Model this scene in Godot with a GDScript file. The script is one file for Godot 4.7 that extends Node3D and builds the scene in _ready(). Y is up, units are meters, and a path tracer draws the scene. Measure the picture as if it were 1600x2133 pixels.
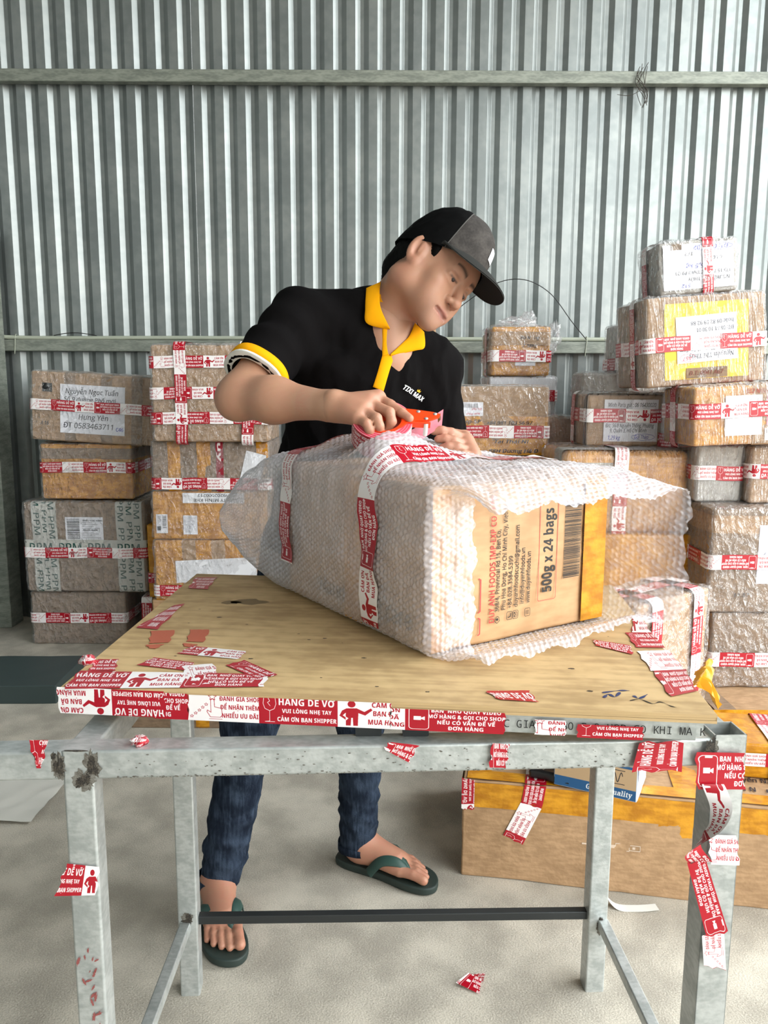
extends Node3D

const FOCAL := 1650.0
const TAPE_W := 0.050
const TAPE_PERIOD := 0.42

var fonts := {}
var noise := FastNoiseLite.new()
var ridge := FastNoiseLite.new()
var rng := RandomNumberGenerator.new()
var M := {}
var used_names := {}

# ------------------------------------------------------------------ scene tree helpers
func numbered(called: String) -> String:
	var n: int = used_names.get(called, 0)
	used_names[called] = n + 1
	return called if n == 0 else "%s_%03d" % [called, n]

func obj(called: String, mesh: Mesh, mat: Material, parent: Node = self) -> MeshInstance3D:
	var o := MeshInstance3D.new()
	o.name = called if parent != self else numbered(called)
	o.mesh = mesh
	o.material_override = mat
	o.cast_shadow = GeometryInstance3D.SHADOW_CASTING_SETTING_ON
	parent.add_child(o, true)
	return o

func tag(o: Node, label: String, category: String, group := "") -> Node:
	o.set_meta("label", label)
	o.set_meta("category", category)
	if group != "":
		o.set_meta("group", group)
	return o

func thing(called: String, label: String, category: String, at := Vector3.ZERO, turn := 0.0, group := "") -> Node3D:
	var o := Node3D.new()
	o.name = numbered(called)
	o.position = at
	o.rotation.y = turn
	add_child(o)
	tag(o, label, category, group)
	return o

func struct(called: String, mesh: Mesh, mat: Material) -> MeshInstance3D:
	var o := obj(called, mesh, mat)
	o.set_meta("kind", "structure")
	return o

# ------------------------------------------------------------------ mesh building
class Geo:
	var v := PackedVector3Array()
	var n := PackedVector3Array()
	var uv := PackedVector2Array()
	var c := PackedColorArray()
	var i := PackedInt32Array()

	func vert(p: Vector3, t := Vector2.ZERO) -> int:
		v.append(p)
		uv.append(t)
		return v.size() - 1

	func tri(a: int, b: int, d: int) -> void:
		i.append(a); i.append(d); i.append(b)   # given counter-clockwise from outside, stored clockwise

	func quad(a: int, b: int, d: int, e: int) -> void:
		tri(a, b, d)
		tri(a, d, e)

	func flat_quad(a: Vector3, b: Vector3, d: Vector3, e: Vector3, ta := Vector2(0, 1), tb := Vector2(1, 1), td := Vector2(1, 0), te := Vector2(0, 0)) -> void:
		quad(vert(a, ta), vert(b, tb), vert(d, td), vert(e, te))

	# rows x cols grid of points already appended starting at "first"
	func grid(first: int, rows: int, cols: int, close_cols := false) -> void:
		for r in rows - 1:
			for k in (cols if close_cols else cols - 1):
				var k2 := (k + 1) % cols
				quad(first + r * cols + k, first + r * cols + k2, first + (r + 1) * cols + k2, first + (r + 1) * cols + k)

	func smooth() -> void:
		n.resize(v.size())
		n.fill(Vector3.ZERO)
		for t in range(0, i.size(), 3):
			var a := i[t]
			var b := i[t + 1]
			var d := i[t + 2]
			var f := (v[d] - v[a]).cross(v[b] - v[a])
			n[a] += f
			n[b] += f
			n[d] += f
		for k in n.size():
			n[k] = n[k].normalized()

	# one normal for points that coincide (seams of grids)
	func weld_normals() -> void:
		var at := {}
		for k in v.size():
			var key := Vector3i((v[k] * 20000.0).round())
			at[key] = at.get(key, Vector3.ZERO) + n[k]
		for k in v.size():
			n[k] = at[Vector3i((v[k] * 20000.0).round())].normalized()

	func append(g: Geo, xf := Transform3D.IDENTITY) -> void:
		var first := v.size()
		for k in g.v.size():
			v.append(xf * g.v[k])
		uv.append_array(g.uv)
		c.append_array(g.c)
		for k in g.i:
			i.append(first + k)

	func mesh() -> ArrayMesh:
		var a := []
		a.resize(Mesh.ARRAY_MAX)
		a[Mesh.ARRAY_VERTEX] = v
		if n.size() != v.size():
			smooth()
		a[Mesh.ARRAY_NORMAL] = n
		if uv.size() == v.size():
			a[Mesh.ARRAY_TEX_UV] = uv
		if c.size() == v.size() and c.size() > 0:
			a[Mesh.ARRAY_COLOR] = c
		a[Mesh.ARRAY_INDEX] = i
		var m := ArrayMesh.new()
		m.add_surface_from_arrays(Mesh.PRIMITIVE_TRIANGLES, a)
		return m

# positions along one side of a rounded box: dense at the rounded ends
func steps_for(half: float, r: float, cell: float) -> PackedFloat32Array:
	var out := PackedFloat32Array()
	var inner := half - r
	for k in 3:
		out.append(-half + r * k / 3.0)
	var m := maxi(1, int(ceil(2.0 * inner / cell)))
	for k in m + 1:
		out.append(-inner + 2.0 * inner * k / m)
	for k in 3:
		out.append(inner + r * (k + 1) / 3.0)
	return out

# A box with rounded edges whose sides may bulge and be dented; origin at the middle of its base. UVs in metres.
func soft_box(size: Vector3, r: float, cell := 1.0, dent := 0.0, bulge := 0.0, seed_at := 0.0, pull := Vector3.ONE) -> Geo:
	var g := Geo.new()
	var h := size / 2.0
	r = minf(r, minf(h.x, minf(h.y, h.z)) * 0.95)
	var faces := [[Vector3.RIGHT, Vector3.UP, Vector3.BACK], [Vector3.LEFT, Vector3.UP, Vector3.FORWARD], [Vector3.FORWARD, Vector3.UP, Vector3.RIGHT], [Vector3.BACK, Vector3.UP, Vector3.LEFT], [Vector3.RIGHT, Vector3.FORWARD, Vector3.UP], [Vector3.RIGHT, Vector3.BACK, Vector3.DOWN]]
	var inner := h - Vector3(r, r, r)
	for f in faces:
		var fu: Vector3 = f[0]
		var fv: Vector3 = f[1]
		var fn: Vector3 = f[2]
		var hu := absf(fu.dot(h))
		var hv := absf(fv.dot(h))
		var hn := absf(fn.dot(h))
		var su := steps_for(hu, r, cell)
		var sv := steps_for(hv, r, cell)
		var first := g.v.size()
		for b in sv:
			for a in su:
				var p := fu * a + fv * b + fn * hn
				var q := Vector3(clampf(p.x, -inner.x, inner.x), clampf(p.y, -inner.y, inner.y), clampf(p.z, -inner.z, inner.z))
				var d := (p - q)
				if d.length_squared() > 0.0:
					d = d.normalized()
				p = q + d * r
				if bulge != 0.0:
					p += fn * bulge * (1.0 - pow(a / hu, 2.0)) * (1.0 - pow(b / hv, 2.0))
				if dent != 0.0:
					var w := p * pull + Vector3(seed_at, seed_at * 1.7, -seed_at)
					p += d * dent * (noise.get_noise_3dv(w * 4.0) + 0.6 * ridge.get_noise_3dv(w * 14.0))
				g.vert(p + Vector3(0, h.y, 0), Vector2(a, b))
		g.grid(first, sv.size(), su.size())
	g.smooth()
	g.weld_normals()
	return g

# Rounded square bar from a to b (outside size w across "side", t along the other axis)
func bar(a: Vector3, b: Vector3, w: float, t: float, side: Vector3, r := 0.004) -> Geo:
	var g := Geo.new()
	var along := (b - a)
	var long := along.length()
	along /= long
	var x := (side - along * side.dot(along)).normalized()
	var y := along.cross(x)
	var section := []
	for q in 4:
		var cx := (w / 2 - r) * (1 if q == 0 or q == 3 else -1)
		var cy := (t / 2 - r) * (1 if q < 2 else -1)
		for k in 4:
			var ang := PI / 2 * q + PI / 2 * k / 3.0
			section.append(Vector2(cx + r * cos(ang), cy + r * sin(ang)))
	var m := section.size()
	var n_along := 2
	for s in n_along:
		for p in section:
			g.vert(a + along * long * s + x * p.x + y * p.y, Vector2(long * s, p.x + p.y))
	g.grid(0, n_along, m, true)
	g.smooth()
	for s in 2:
		var first := g.v.size()
		for p in section:
			g.vert(a + along * long * s + x * p.x + y * p.y)
			g.n.append(along * (1 if s == 1 else -1))
		for k in range(1, m - 1):
			if s == 1:
				g.tri(first, first + k, first + k + 1)
			else:
				g.tri(first, first + k + 1, first + k)
	return g

func flat_box(a: Vector3, b: Vector3, r := 0.002) -> Geo:
	var g := soft_box(b - a, r)
	for k in g.v.size():
		g.v[k] += Vector3((a.x + b.x) / 2, a.y, (a.z + b.z) / 2)
	return g

# A ribbon that follows path; across = direction of its width at each point (unit), u runs along it
func ribbon(path: PackedVector3Array, across: PackedVector3Array, width: float, u0 := 0.0, period := TAPE_PERIOD, upside_down := false) -> Geo:
	var g := Geo.new()
	var u := u0
	for k in path.size():
		if k:
			u += path[k].distance_to(path[k - 1]) / period
		for s in 2:
			var e := 0.5 - s
			var t := Vector2(u, float(s))
			if upside_down:
				t = Vector2(-u, 1.0 - s)
			g.vert(path[k] + across[k] * width * e, t)
	for k in path.size() - 1:
		var a := k * 2
		g.quad(a + 1, a + 3, a + 2, a)
	g.smooth()
	return g

func tube(path: PackedVector3Array, radius: Callable, sides := 10) -> Geo:
	var g := Geo.new()
	var up := Vector3.UP
	for k in path.size():
		var d := (path[mini(k + 1, path.size() - 1)] - path[maxi(k - 1, 0)]).normalized()
		if absf(d.dot(up)) > 0.95:
			up = Vector3.RIGHT
		var x := d.cross(up).normalized()
		up = x.cross(d).normalized()
		var r: float = radius.call(float(k) / (path.size() - 1))
		for s in sides:
			var a := TAU * s / sides
			g.vert(path[k] + (x * cos(a) + up * sin(a)) * r, Vector2(float(s) / sides, float(k) / path.size()))
	g.grid(0, path.size(), sides, true)
	for e in 2:
		var first := (path.size() - 1) * sides * e
		var mid := g.vert(path[(path.size() - 1) * e])
		for s in sides:
			if e:
				g.tri(mid, first + s, first + (s + 1) % sides)
			else:
				g.tri(mid, first + (s + 1) % sides, first + s)
	g.smooth()
	return g

func curve(points: Array, n: int) -> PackedVector3Array:
	var out := PackedVector3Array()
	var m := points.size() - 1
	for k in n:
		var t := float(k) / (n - 1) * m
		var s := mini(int(t), m - 1)
		var p0: Vector3 = points[maxi(s - 1, 0)]
		var p1: Vector3 = points[s]
		var p2: Vector3 = points[s + 1]
		var p3: Vector3 = points[mini(s + 2, m)]
		out.append(p1.cubic_interpolate(p2, p0, p3, t - s))
	return out

func bump(x: float, c: float, w: float) -> float:
	return exp(-(x - c) * (x - c) / (w * w))

# ------------------------------------------------------------------ pictures computed for print, paper and grain
func font(kind: String) -> Font:
	if not fonts.has(kind):
		var f := SystemFont.new()
		f.font_names = PackedStringArray(["Droid Serif" if kind.begins_with("serif") else "Droid Sans Mono" if kind == "mono" else "Droid Sans"])
		f.font_weight = 700 if kind.ends_with("bold") else 400
		fonts[kind] = f
	return fonts[kind]

# letters the fonts lack, as a letter they have and marks: . dot below, ? hook, ~ tilde, ' acute, ` grave, + horn
const SPELT := "ẢA? ẠA. ẮĂ' ẰĂ` ẦÂ` ẤÂ' ẬÂ. ẺE? ẼE~ ẸE. ỀÊ` ỂÊ? ỄÊ~ ỆÊ. ẾÊ' ỈI? ỊI. ỎO? ỌO. ỒÔ` ỔÔ? ỖÔ~ ỘÔ. ỐÔ' ƠO+ ỜO+` ỞO+? ỠO+~ ỢO+. ỚO+' ỦU? ỤU. ƯU+ ỪU+` ỬU+? ỮU+~ ỰU+. ỨU+' ảa? ạa. ắă' ằă` ầâ` ấâ' ậâ. ặă. ẻe? ẽe~ ẹe. ềê` ểê? ễê~ ệê. ếê' ỉi? ịi. ỏo? ọo. ồô` ổô? ỗô~ ộô. ốô' ơo+ ờo+` ởo+? ỡo+~ ợo+. ớo+' ủu? ụu. ưu+ ừu+` ửu+? ữu+~ ựu+. ứu+' ỳy` ỷy? ỹy~"
var spelling := {}

func draw_mark(im: Image, mark: String, box: Rect2, base: float, size: float, w: float, color: Color, stacked: bool) -> void:
	var u := size * 0.1
	var x := box.position.x + box.size.x / 2
	var y := box.position.y - u * 1.1
	if stacked:
		x += u * (0.0 if mark == "~" else 1.9)
		y += u * (-0.1 if mark == "~" else 0.9)
	match mark:
		".":
			fill_disc(im, Vector2(box.position.x + box.size.x / 2, base + u * 1.5), w * 0.62, color)
		"'":
			stroke(im, [Vector2(x - u * 0.4, y + u * 0.4), Vector2(x + u * 0.6, y - u * 0.8)], w, color)
		"`":
			stroke(im, [Vector2(x + u * 0.4, y + u * 0.4), Vector2(x - u * 0.6, y - u * 0.8)], w, color)
		"~":
			stroke(im, [Vector2(x - u * 1.6, y + u * 0.2), Vector2(x - u * 0.8, y - u * 0.4), Vector2(x + u * 0.5, y + u * 0.2), Vector2(x + u * 1.5, y - u * 0.5)], w * 0.9, color)
		"?":
			stroke(im, [Vector2(x - u * 0.6, y - u * 0.7), Vector2(x + u * 0.4, y - u * 1.0), Vector2(x + u * 0.6, y - u * 0.3), Vector2(x, y + u * 0.3)], w * 0.85, color)
		"+":
			stroke(im, [Vector2(box.end.x - u * 0.7, box.position.y + u * 0.6), Vector2(box.end.x + u * 0.5, box.position.y + u * 0.2), Vector2(box.end.x + u * 0.6, box.position.y - u * 0.8)], w, color)

# the text as a picture of its own, transparent round the letters
func text_image(text: String, kind: String, size: int, color: Color, squeeze := 1.0, slant := 0.0) -> Image:
	if spelling.is_empty():
		for q in SPELT.split(" "):
			spelling[q[0]] = [q[1], q.substr(2)]
	var plain := ""
	var marks := {}
	for k in text.length():
		var q = spelling.get(text[k])
		plain += q[0] if q else text[k]
		if q:
			marks[k] = [q[1], "ÂÊÔĂâêôă".contains(q[0])]
	var ts := TextServerManager.get_primary_interface()
	var tl := TextLine.new()
	tl.add_string(plain, font(kind), size)
	var pad := int(size * 0.22)
	var w := int(tl.get_size().x) + 8 + pad
	var h := int(tl.get_size().y) + 2 * pad
	var im := Image.create_empty(w, h, false, Image.FORMAT_RGBA8)
	im.fill(Color(color, 0.0))
	var x := 4.0
	var base := tl.get_line_ascent() + pad
	for g in ts.shaped_text_get_glyphs(tl.get_rid()):
		var rid: RID = g.font_rid
		if rid.is_valid():
			var sz := Vector2i(size, 0)
			ts.font_render_glyph(rid, sz, g.index)
			var r: Rect2 = ts.font_get_glyph_uv_rect(rid, sz, g.index)
			var which := ts.font_get_glyph_texture_idx(rid, sz, g.index)
			if which >= 0 and r.size.x > 0:
				var sheet_of := ts.font_get_texture_image(rid, sz, which)
				var mask := sheet_of.get_region(Rect2i(r))
				mask.convert(Image.FORMAT_RGBA8)
				var ink := Image.create_empty(mask.get_width(), mask.get_height(), false, Image.FORMAT_RGBA8)
				ink.fill(color)
				var off: Vector2 = ts.font_get_glyph_offset(rid, sz, g.index)
				var to := Vector2i(int(x + off.x + g.offset.x), int(base + off.y + g.offset.y))
				im.blend_rect_mask(ink, mask, Rect2i(Vector2i.ZERO, mask.get_size()), to)
				if marks.has(g.start):
					for m in marks[g.start][0]:
						draw_mark(im, m, Rect2(to, mask.get_size()), base, size, size * (0.11 if kind.ends_with("bold") else 0.065), color, marks[g.start][1])
		x += g.advance
	if slant != 0.0:
		var wide := Image.create_empty(w + int(absf(slant) * h), h, false, Image.FORMAT_RGBA8)
		wide.fill(Color(color, 0.0))
		for y in h:
			wide.blit_rect(im, Rect2i(0, y, w, 1), Vector2i(int(slant * (h - y)) if slant > 0 else 0, y))
		im = wide
	if squeeze != 1.0:
		im.resize(maxi(1, int(im.get_width() * squeeze)), im.get_height(), Image.INTERPOLATE_CUBIC)
	return im

# align: 0 left, 1 centre
func write(im: Image, text: String, at: Vector2, size: int, color: Color, kind := "bold", squeeze := 1.0, align := 1, slant := 0.0) -> void:
	var t := text_image(text, kind, size, color, squeeze, slant)
	var p := Vector2i(at) - Vector2i(t.get_width() / 2 if align == 1 else 0, t.get_height() / 2)
	im.blend_rect(t, Rect2i(Vector2i.ZERO, t.get_size()), p)

func fill_poly(im: Image, pts: PackedVector2Array, color: Color) -> void:
	var lo := im.get_height()
	var hi := 0
	for p in pts:
		lo = mini(lo, int(p.y))
		hi = maxi(hi, int(p.y) + 1)
	for y in range(maxi(lo, 0), mini(hi, im.get_height())):
		var cuts := []
		for k in pts.size():
			var a := pts[k]
			var b := pts[(k + 1) % pts.size()]
			if (a.y <= y + 0.5) != (b.y <= y + 0.5):
				cuts.append(a.x + (y + 0.5 - a.y) / (b.y - a.y) * (b.x - a.x))
		cuts.sort()
		for k in range(0, cuts.size() - 1, 2):
			im.fill_rect(Rect2i(int(cuts[k]), y, maxi(1, int(cuts[k + 1]) - int(cuts[k])), 1), color)

func fill_disc(im: Image, at: Vector2, r: float, color: Color) -> void:
	for y in range(int(at.y - r), int(at.y + r) + 1):
		var w := r * r - (y + 0.5 - at.y) * (y + 0.5 - at.y)
		if w > 0 and y >= 0 and y < im.get_height():
			var h := sqrt(w)
			im.fill_rect(Rect2i(int(at.x - h), y, maxi(1, int(2 * h)), 1), color)

func stroke(im: Image, pts: Array, w: float, color: Color) -> void:
	for k in pts.size() - 1:
		var a: Vector2 = pts[k]
		var b: Vector2 = pts[k + 1]
		var n := maxi(1, int(a.distance_to(b) / maxf(0.5, w * 0.3)))
		for s in n + 1:
			fill_disc(im, a.lerp(b, float(s) / n), w / 2, color)

func star(at: Vector2, r: float) -> Array:
	var out := []
	for k in 11:
		out.append(at + Vector2(0, -r if k % 2 == 0 else -r * 0.45).rotated(PI / 5 * k))
	return out

func round_rect(x: float, y: float, w: float, h: float, r: float) -> Array:
	var out := []
	for q in 4:
		var c := Vector2(x + (w - r if q == 0 or q == 3 else r), y + (h - r if q < 2 else r))
		for k in 5:
			out.append(c + Vector2(r, 0).rotated(PI / 2 * q + PI / 8 * k))
	out.append(out[0])
	return out

func tex(im: Image) -> ImageTexture:
	return ImageTexture.create_from_image(im)

# The printed tape, one repeat: fragile, thank you, film the unpacking, rate the shop
func tape_image() -> Image:
	var red := Color(0.655, 0.05, 0.135)
	var white := Color(0.93, 0.91, 0.91)
	var im := Image.create_empty(2048, 256, false, Image.FORMAT_RGBA8)
	im.fill(white)
	im.fill_rect(Rect2i(0, 0, 536, 256), red)
	im.fill_rect(Rect2i(976, 0, 584, 256), red)
	# wine glass
	stroke(im, [Vector2(36, 26), Vector2(30, 80), Vector2(42, 122), Vector2(74, 140), Vector2(106, 122), Vector2(118, 80), Vector2(112, 26), Vector2(36, 26)], 4, white)
	stroke(im, [Vector2(74, 140), Vector2(74, 228), Vector2(42, 232), Vector2(108, 232)], 4, white)
	stroke(im, [Vector2(62, 28), Vector2(76, 58), Vector2(60, 70), Vector2(78, 98)], 4, white)
	write(im, "HÀNG DỄ VỠ", Vector2(330, 62), 78, white, "bold", 0.82)
	write(im, "VUI LÒNG NHẸ TAY", Vector2(330, 138), 46, white, "bold", 0.8)
	write(im, "CẢM ƠN BẠN SHIPPER", Vector2(330, 208), 50, white, "bold", 0.76)
	# bowing person with one hand on the breast
	fill_disc(im, Vector2(630, 56), 27, red)
	fill_poly(im, PackedVector2Array([Vector2(596, 92), Vector2(664, 88), Vector2(716, 116), Vector2(760, 84), Vector2(770, 100), Vector2(722, 146), Vector2(676, 128), Vector2(672, 236), Vector2(642, 236), Vector2(638, 170), Vector2(628, 170), Vector2(624, 236), Vector2(592, 236), Vector2(590, 134), Vector2(574, 152), Vector2(606, 176), Vector2(596, 192), Vector2(548, 156), Vector2(566, 112)]), red)
	stroke(im, [Vector2(590, 134), Vector2(574, 152), Vector2(606, 176)], 6, white)
	write(im, "CẢM ƠN", Vector2(860, 56), 58, red, "bold", 0.8)
	write(im, "BẠN ĐÃ", Vector2(860, 128), 58, red, "bold", 0.8)
	write(im, "MUA HÀNG", Vector2(860, 200), 58, red, "bold", 0.76)
	# telephone with a camera sign
	stroke(im, round_rect(1000, 22, 116, 212, 22), 5, white)
	im.fill_rect(Rect2i(1034, 24, 48, 14), white)
	im.fill_rect(Rect2i(1026, 106, 44, 38), white)
	fill_poly(im, PackedVector2Array([Vector2(1070, 120), Vector2(1092, 106), Vector2(1092, 144), Vector2(1070, 132)]), white)
	write(im, "BẠN  NHỚ QUAY VIDEO", Vector2(1336, 44), 50, white, "bold", 0.74)
	write(im, "MỞ HÀNG & GỌI CHO SHOP", Vector2(1336, 102), 50, white, "bold", 0.68)
	write(im, "NẾU CÓ VẤN ĐỀ VỀ", Vector2(1336, 160), 50, white, "bold", 0.76)
	write(im, "ĐƠN HÀNG", Vector2(1336, 216), 50, white, "bold", 0.78)
	# pointing hand and five stars
	stroke(im, [Vector2(1716, 120), Vector2(1716, 70), Vector2(1728, 60), Vector2(1740, 70), Vector2(1742, 128), Vector2(1790, 140), Vector2(1796, 196), Vector2(1780, 216), Vector2(1712, 216), Vector2(1688, 170), Vector2(1692, 158), Vector2(1716, 176), Vector2(1716, 120)], 5, red)
	stroke(im, [Vector2(1704, 232), Vector2(1792, 232)], 5, red)
	for k in 5:
		stroke(im, star(Vector2(1584 + k * 25, 214 - k * 26), 13), 3.4, red)
	stroke(im, star(Vector2(1728, 44), 30), 4.5, red)
	write(im, "ĐÁNH GIÁ SHOP", Vector2(1920, 56), 52, red, "bold", 0.7)
	write(im, "ĐỂ NHẬN THÊM", Vector2(1920, 128), 52, red, "bold", 0.7)
	write(im, "NHIỀU ƯU ĐÃI", Vector2(1920, 200), 52, red, "bold", 0.72)
	return im

# lines: [text, x, y, size, colour, font, squeeze, slant]; x and y as shares of the paper
func paper(w: int, h: int, lines: Array, back := Color(0.9, 0.9, 0.93), upside_down := false) -> Image:
	var im := Image.create_empty(w, h, false, Image.FORMAT_RGBA8)
	im.fill(back)
	for l in lines:
		write(im, l[0], Vector2(l[1] * w, l[2] * h), l[3], l[4], l[5] if l.size() > 5 else "sans", l[6] if l.size() > 6 else 1.0, 0, l[7] if l.size() > 7 else 0.0)
	if upside_down:
		im.rotate_180()
	return im

func bars(im: Image, x: int, y: int, w: int, h: int, color: Color, across := true) -> void:
	var p := 0
	while p < (w if across else h):
		var b := rng.randi_range(2, 6)
		if across:
			im.fill_rect(Rect2i(x + p, y, mini(b, w - p), h), color)
		else:
			im.fill_rect(Rect2i(x, y + p, w, mini(b, h - p)), color)
		p += b + rng.randi_range(2, 6)

func ring_loop(im: Image, at: Vector2, rx: float, ry: float, w: float, color: Color) -> void:
	var pts := []
	for k in 33:
		pts.append(at + Vector2(rx * cos(TAU * k / 32.0), ry * sin(TAU * k / 32.0) + 2 * sin(k * 1.7)))
	stroke(im, pts, w, color)

func grain(size: int, freq: float, kind: int, seed_at: int, octaves := 4) -> Image:
	var f := FastNoiseLite.new()
	f.noise_type = FastNoiseLite.TYPE_SIMPLEX_SMOOTH
	f.seed = seed_at
	f.frequency = freq
	f.fractal_type = kind
	f.fractal_octaves = octaves
	return f.get_seamless_image(size, size)

# albedo made of a coarse and a fine pattern between two colours
func mottled(size: int, lo: Color, hi: Color, coarse: float, fine: float, share: float, seed_at: int, stretch := 1) -> ImageTexture:
	var a := grain(size, coarse, FastNoiseLite.FRACTAL_FBM, seed_at)
	var b := grain(size, fine, FastNoiseLite.FRACTAL_FBM, seed_at + 7)
	if stretch > 1:
		b = b.get_region(Rect2i(0, 0, size / stretch, size))
		b.resize(size, size, Image.INTERPOLATE_CUBIC)
	var im := Image.create_empty(size, size, false, Image.FORMAT_RGB8)
	for y in size:
		for x in size:
			var k := a.get_pixel(x, y).r * (1.0 - share) + b.get_pixel(x, y).r * share
			im.set_pixel(x, y, lo.lerp(hi, smoothstep(0.22, 0.78, k)))
	return tex(im)

func relief(im: Image, strength: float) -> ImageTexture:
	var b: Image = im.duplicate()
	b.convert(Image.FORMAT_L8)
	b.bump_map_to_normal_map(strength)
	return tex(b)

# ------------------------------------------------------------------ materials
func mat(called: String, color: Color, rough := 0.7, metal := 0.0) -> StandardMaterial3D:
	var m := StandardMaterial3D.new()
	m.resource_name = called
	m.albedo_color = color
	m.roughness = rough
	m.metallic = metal
	M[called] = m
	return m

func tiled(m: StandardMaterial3D, t: Texture2D, scale: Vector3, bumps: Texture2D = null, depth := 1.0) -> StandardMaterial3D:
	m.albedo_texture = t
	m.uv1_triplanar = true
	m.uv1_scale = scale
	if bumps:
		m.normal_enabled = true
		m.normal_texture = bumps
		m.normal_scale = depth
	return m

func clear_film(called: String, color: Color, alpha: float, rough: float) -> StandardMaterial3D:
	var m := mat(called, Color(color, alpha), rough)
	m.transparency = BaseMaterial3D.TRANSPARENCY_ALPHA
	m.cull_mode = BaseMaterial3D.CULL_DISABLED
	return m

func print_mat(called: String, im: Image, rough := 0.55) -> StandardMaterial3D:
	var m := mat(called, Color.WHITE, rough)
	m.albedo_texture = tex(im)
	m.cull_mode = BaseMaterial3D.CULL_DISABLED
	return m

func make_materials() -> void:
	noise.noise_type = FastNoiseLite.TYPE_SIMPLEX_SMOOTH
	noise.frequency = 1.0
	noise.fractal_octaves = 3
	noise.seed = 11
	ridge.noise_type = FastNoiseLite.TYPE_SIMPLEX_SMOOTH
	ridge.fractal_type = FastNoiseLite.FRACTAL_RIDGED
	ridge.frequency = 1.0
	ridge.fractal_octaves = 2
	ridge.seed = 5
	rng.seed = 4
	var fine := relief(grain(512, 0.06, FastNoiseLite.FRACTAL_FBM, 3), 4.0)
	tiled(mat("concrete", Color.WHITE, 0.85), mottled(1024, Color(0.60, 0.575, 0.53), Color(0.775, 0.745, 0.69), 0.006, 0.28, 0.5, 21), Vector3(0.8, 0.8, 0.8), relief(grain(1024, 0.2, FastNoiseLite.FRACTAL_FBM, 8), 4.0), 0.17).uv1_world_triplanar = true
	tiled(mat("wall_sheet", Color.WHITE, 0.33, 0.45), mottled(512, Color(0.475, 0.50, 0.50), Color(0.55, 0.57, 0.565), 0.008, 0.05, 0.35, 33), Vector3(0.6, 0.6, 0.6))
	tiled(mat("girt_steel", Color.WHITE, 0.5, 0.2), mottled(512, Color(0.43, 0.45, 0.42), Color(0.55, 0.57, 0.53), 0.012, 0.06, 0.4, 35), Vector3(1, 4, 1))
	tiled(mat("galvanised", Color.WHITE, 0.42, 0.55), mottled(512, Color(0.64, 0.66, 0.655), Color(0.76, 0.775, 0.77), 0.012, 0.07, 0.4, 40, 2), Vector3(3, 3, 3), fine, 0.12)
	mat("bounce_plaster", Color(0.86, 0.85, 0.82), 0.9)  # pale so that the added front wall bounces fill light
	mat("dark_steel", Color(0.22, 0.23, 0.235), 0.4, 0.5)
	tiled(mat("scorched", Color.WHITE, 0.8), mottled(256, Color(0.10, 0.09, 0.08), Color(0.32, 0.29, 0.25), 0.03, 0.12, 0.5, 55), Vector3(12, 12, 12))
	var card := relief(grain(512, 0.05, FastNoiseLite.FRACTAL_FBM, 12), 3.0)
	tiled(mat("cardboard", Color.WHITE, 0.75), mottled(512, Color(0.60, 0.475, 0.345), Color(0.70, 0.565, 0.425), 0.01, 0.06, 0.5, 61, 4), Vector3(2.5, 2.5, 2.5), card, 0.25)
	tiled(mat("dull_cardboard", Color.WHITE, 0.75), mottled(512, Color(0.47, 0.385, 0.305), Color(0.57, 0.475, 0.385), 0.01, 0.06, 0.5, 62, 4), Vector3(2.5, 2.5, 2.5), card, 0.25)
	tiled(mat("orange_tape", Color.WHITE, 0.22), mottled(512, Color(0.67, 0.435, 0.06), Color(0.83, 0.585, 0.14), 0.012, 0.05, 0.45, 64, 4), Vector3(2.5, 2.5, 2.5), card, 0.3)
	tiled(mat("grey_carton", Color.WHITE, 0.7), mottled(256, Color(0.62, 0.60, 0.57), Color(0.72, 0.70, 0.67), 0.02, 0.07, 0.5, 66, 2), Vector3(3, 3, 3))
	mat("paper_white", Color(0.88, 0.88, 0.9), 0.6)
	mat("yellow_sheet", Color(0.93, 0.77, 0.05), 0.35)
	mat("pink_sheet", Color(0.87, 0.52, 0.58), 0.4)
	mat("black_print", Color(0.05, 0.05, 0.055), 0.5)
	mat("red_print", Color(0.655, 0.05, 0.135), 0.35)
	M.tape = print_mat("printed_tape", tape_image(), 0.28)
	# stretch film: clear, glossy and crumpled
	var crumple := grain(512, 0.012, FastNoiseLite.FRACTAL_RIDGED, 90, 4)
	var film := clear_film("stretch_film", Color(0.95, 0.95, 0.96), 0.13, 0.08)
	film.normal_enabled = true
	film.normal_texture = relief(crumple, 16.0)
	film.normal_scale = 1.8
	film.uv1_scale = Vector3(3.0, 1.8, 1)
	var film2 := clear_film("stretch_film_tall", Color(0.95, 0.95, 0.96), 0.15, 0.08)
	film2.normal_enabled = true
	film2.normal_texture = film.normal_texture
	film2.normal_scale = 1.8
	film2.uv1_scale = Vector3(6.0, 0.9, 1)
	clear_film("bubble_film", Color(0.95, 0.94, 0.97), 0.36, 0.07)
	clear_film("clear_tape", Color(0.95, 0.93, 0.9), 0.16, 0.1)
	clear_film("pink_tape", Color(0.93, 0.55, 0.62), 0.5, 0.15)

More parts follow.
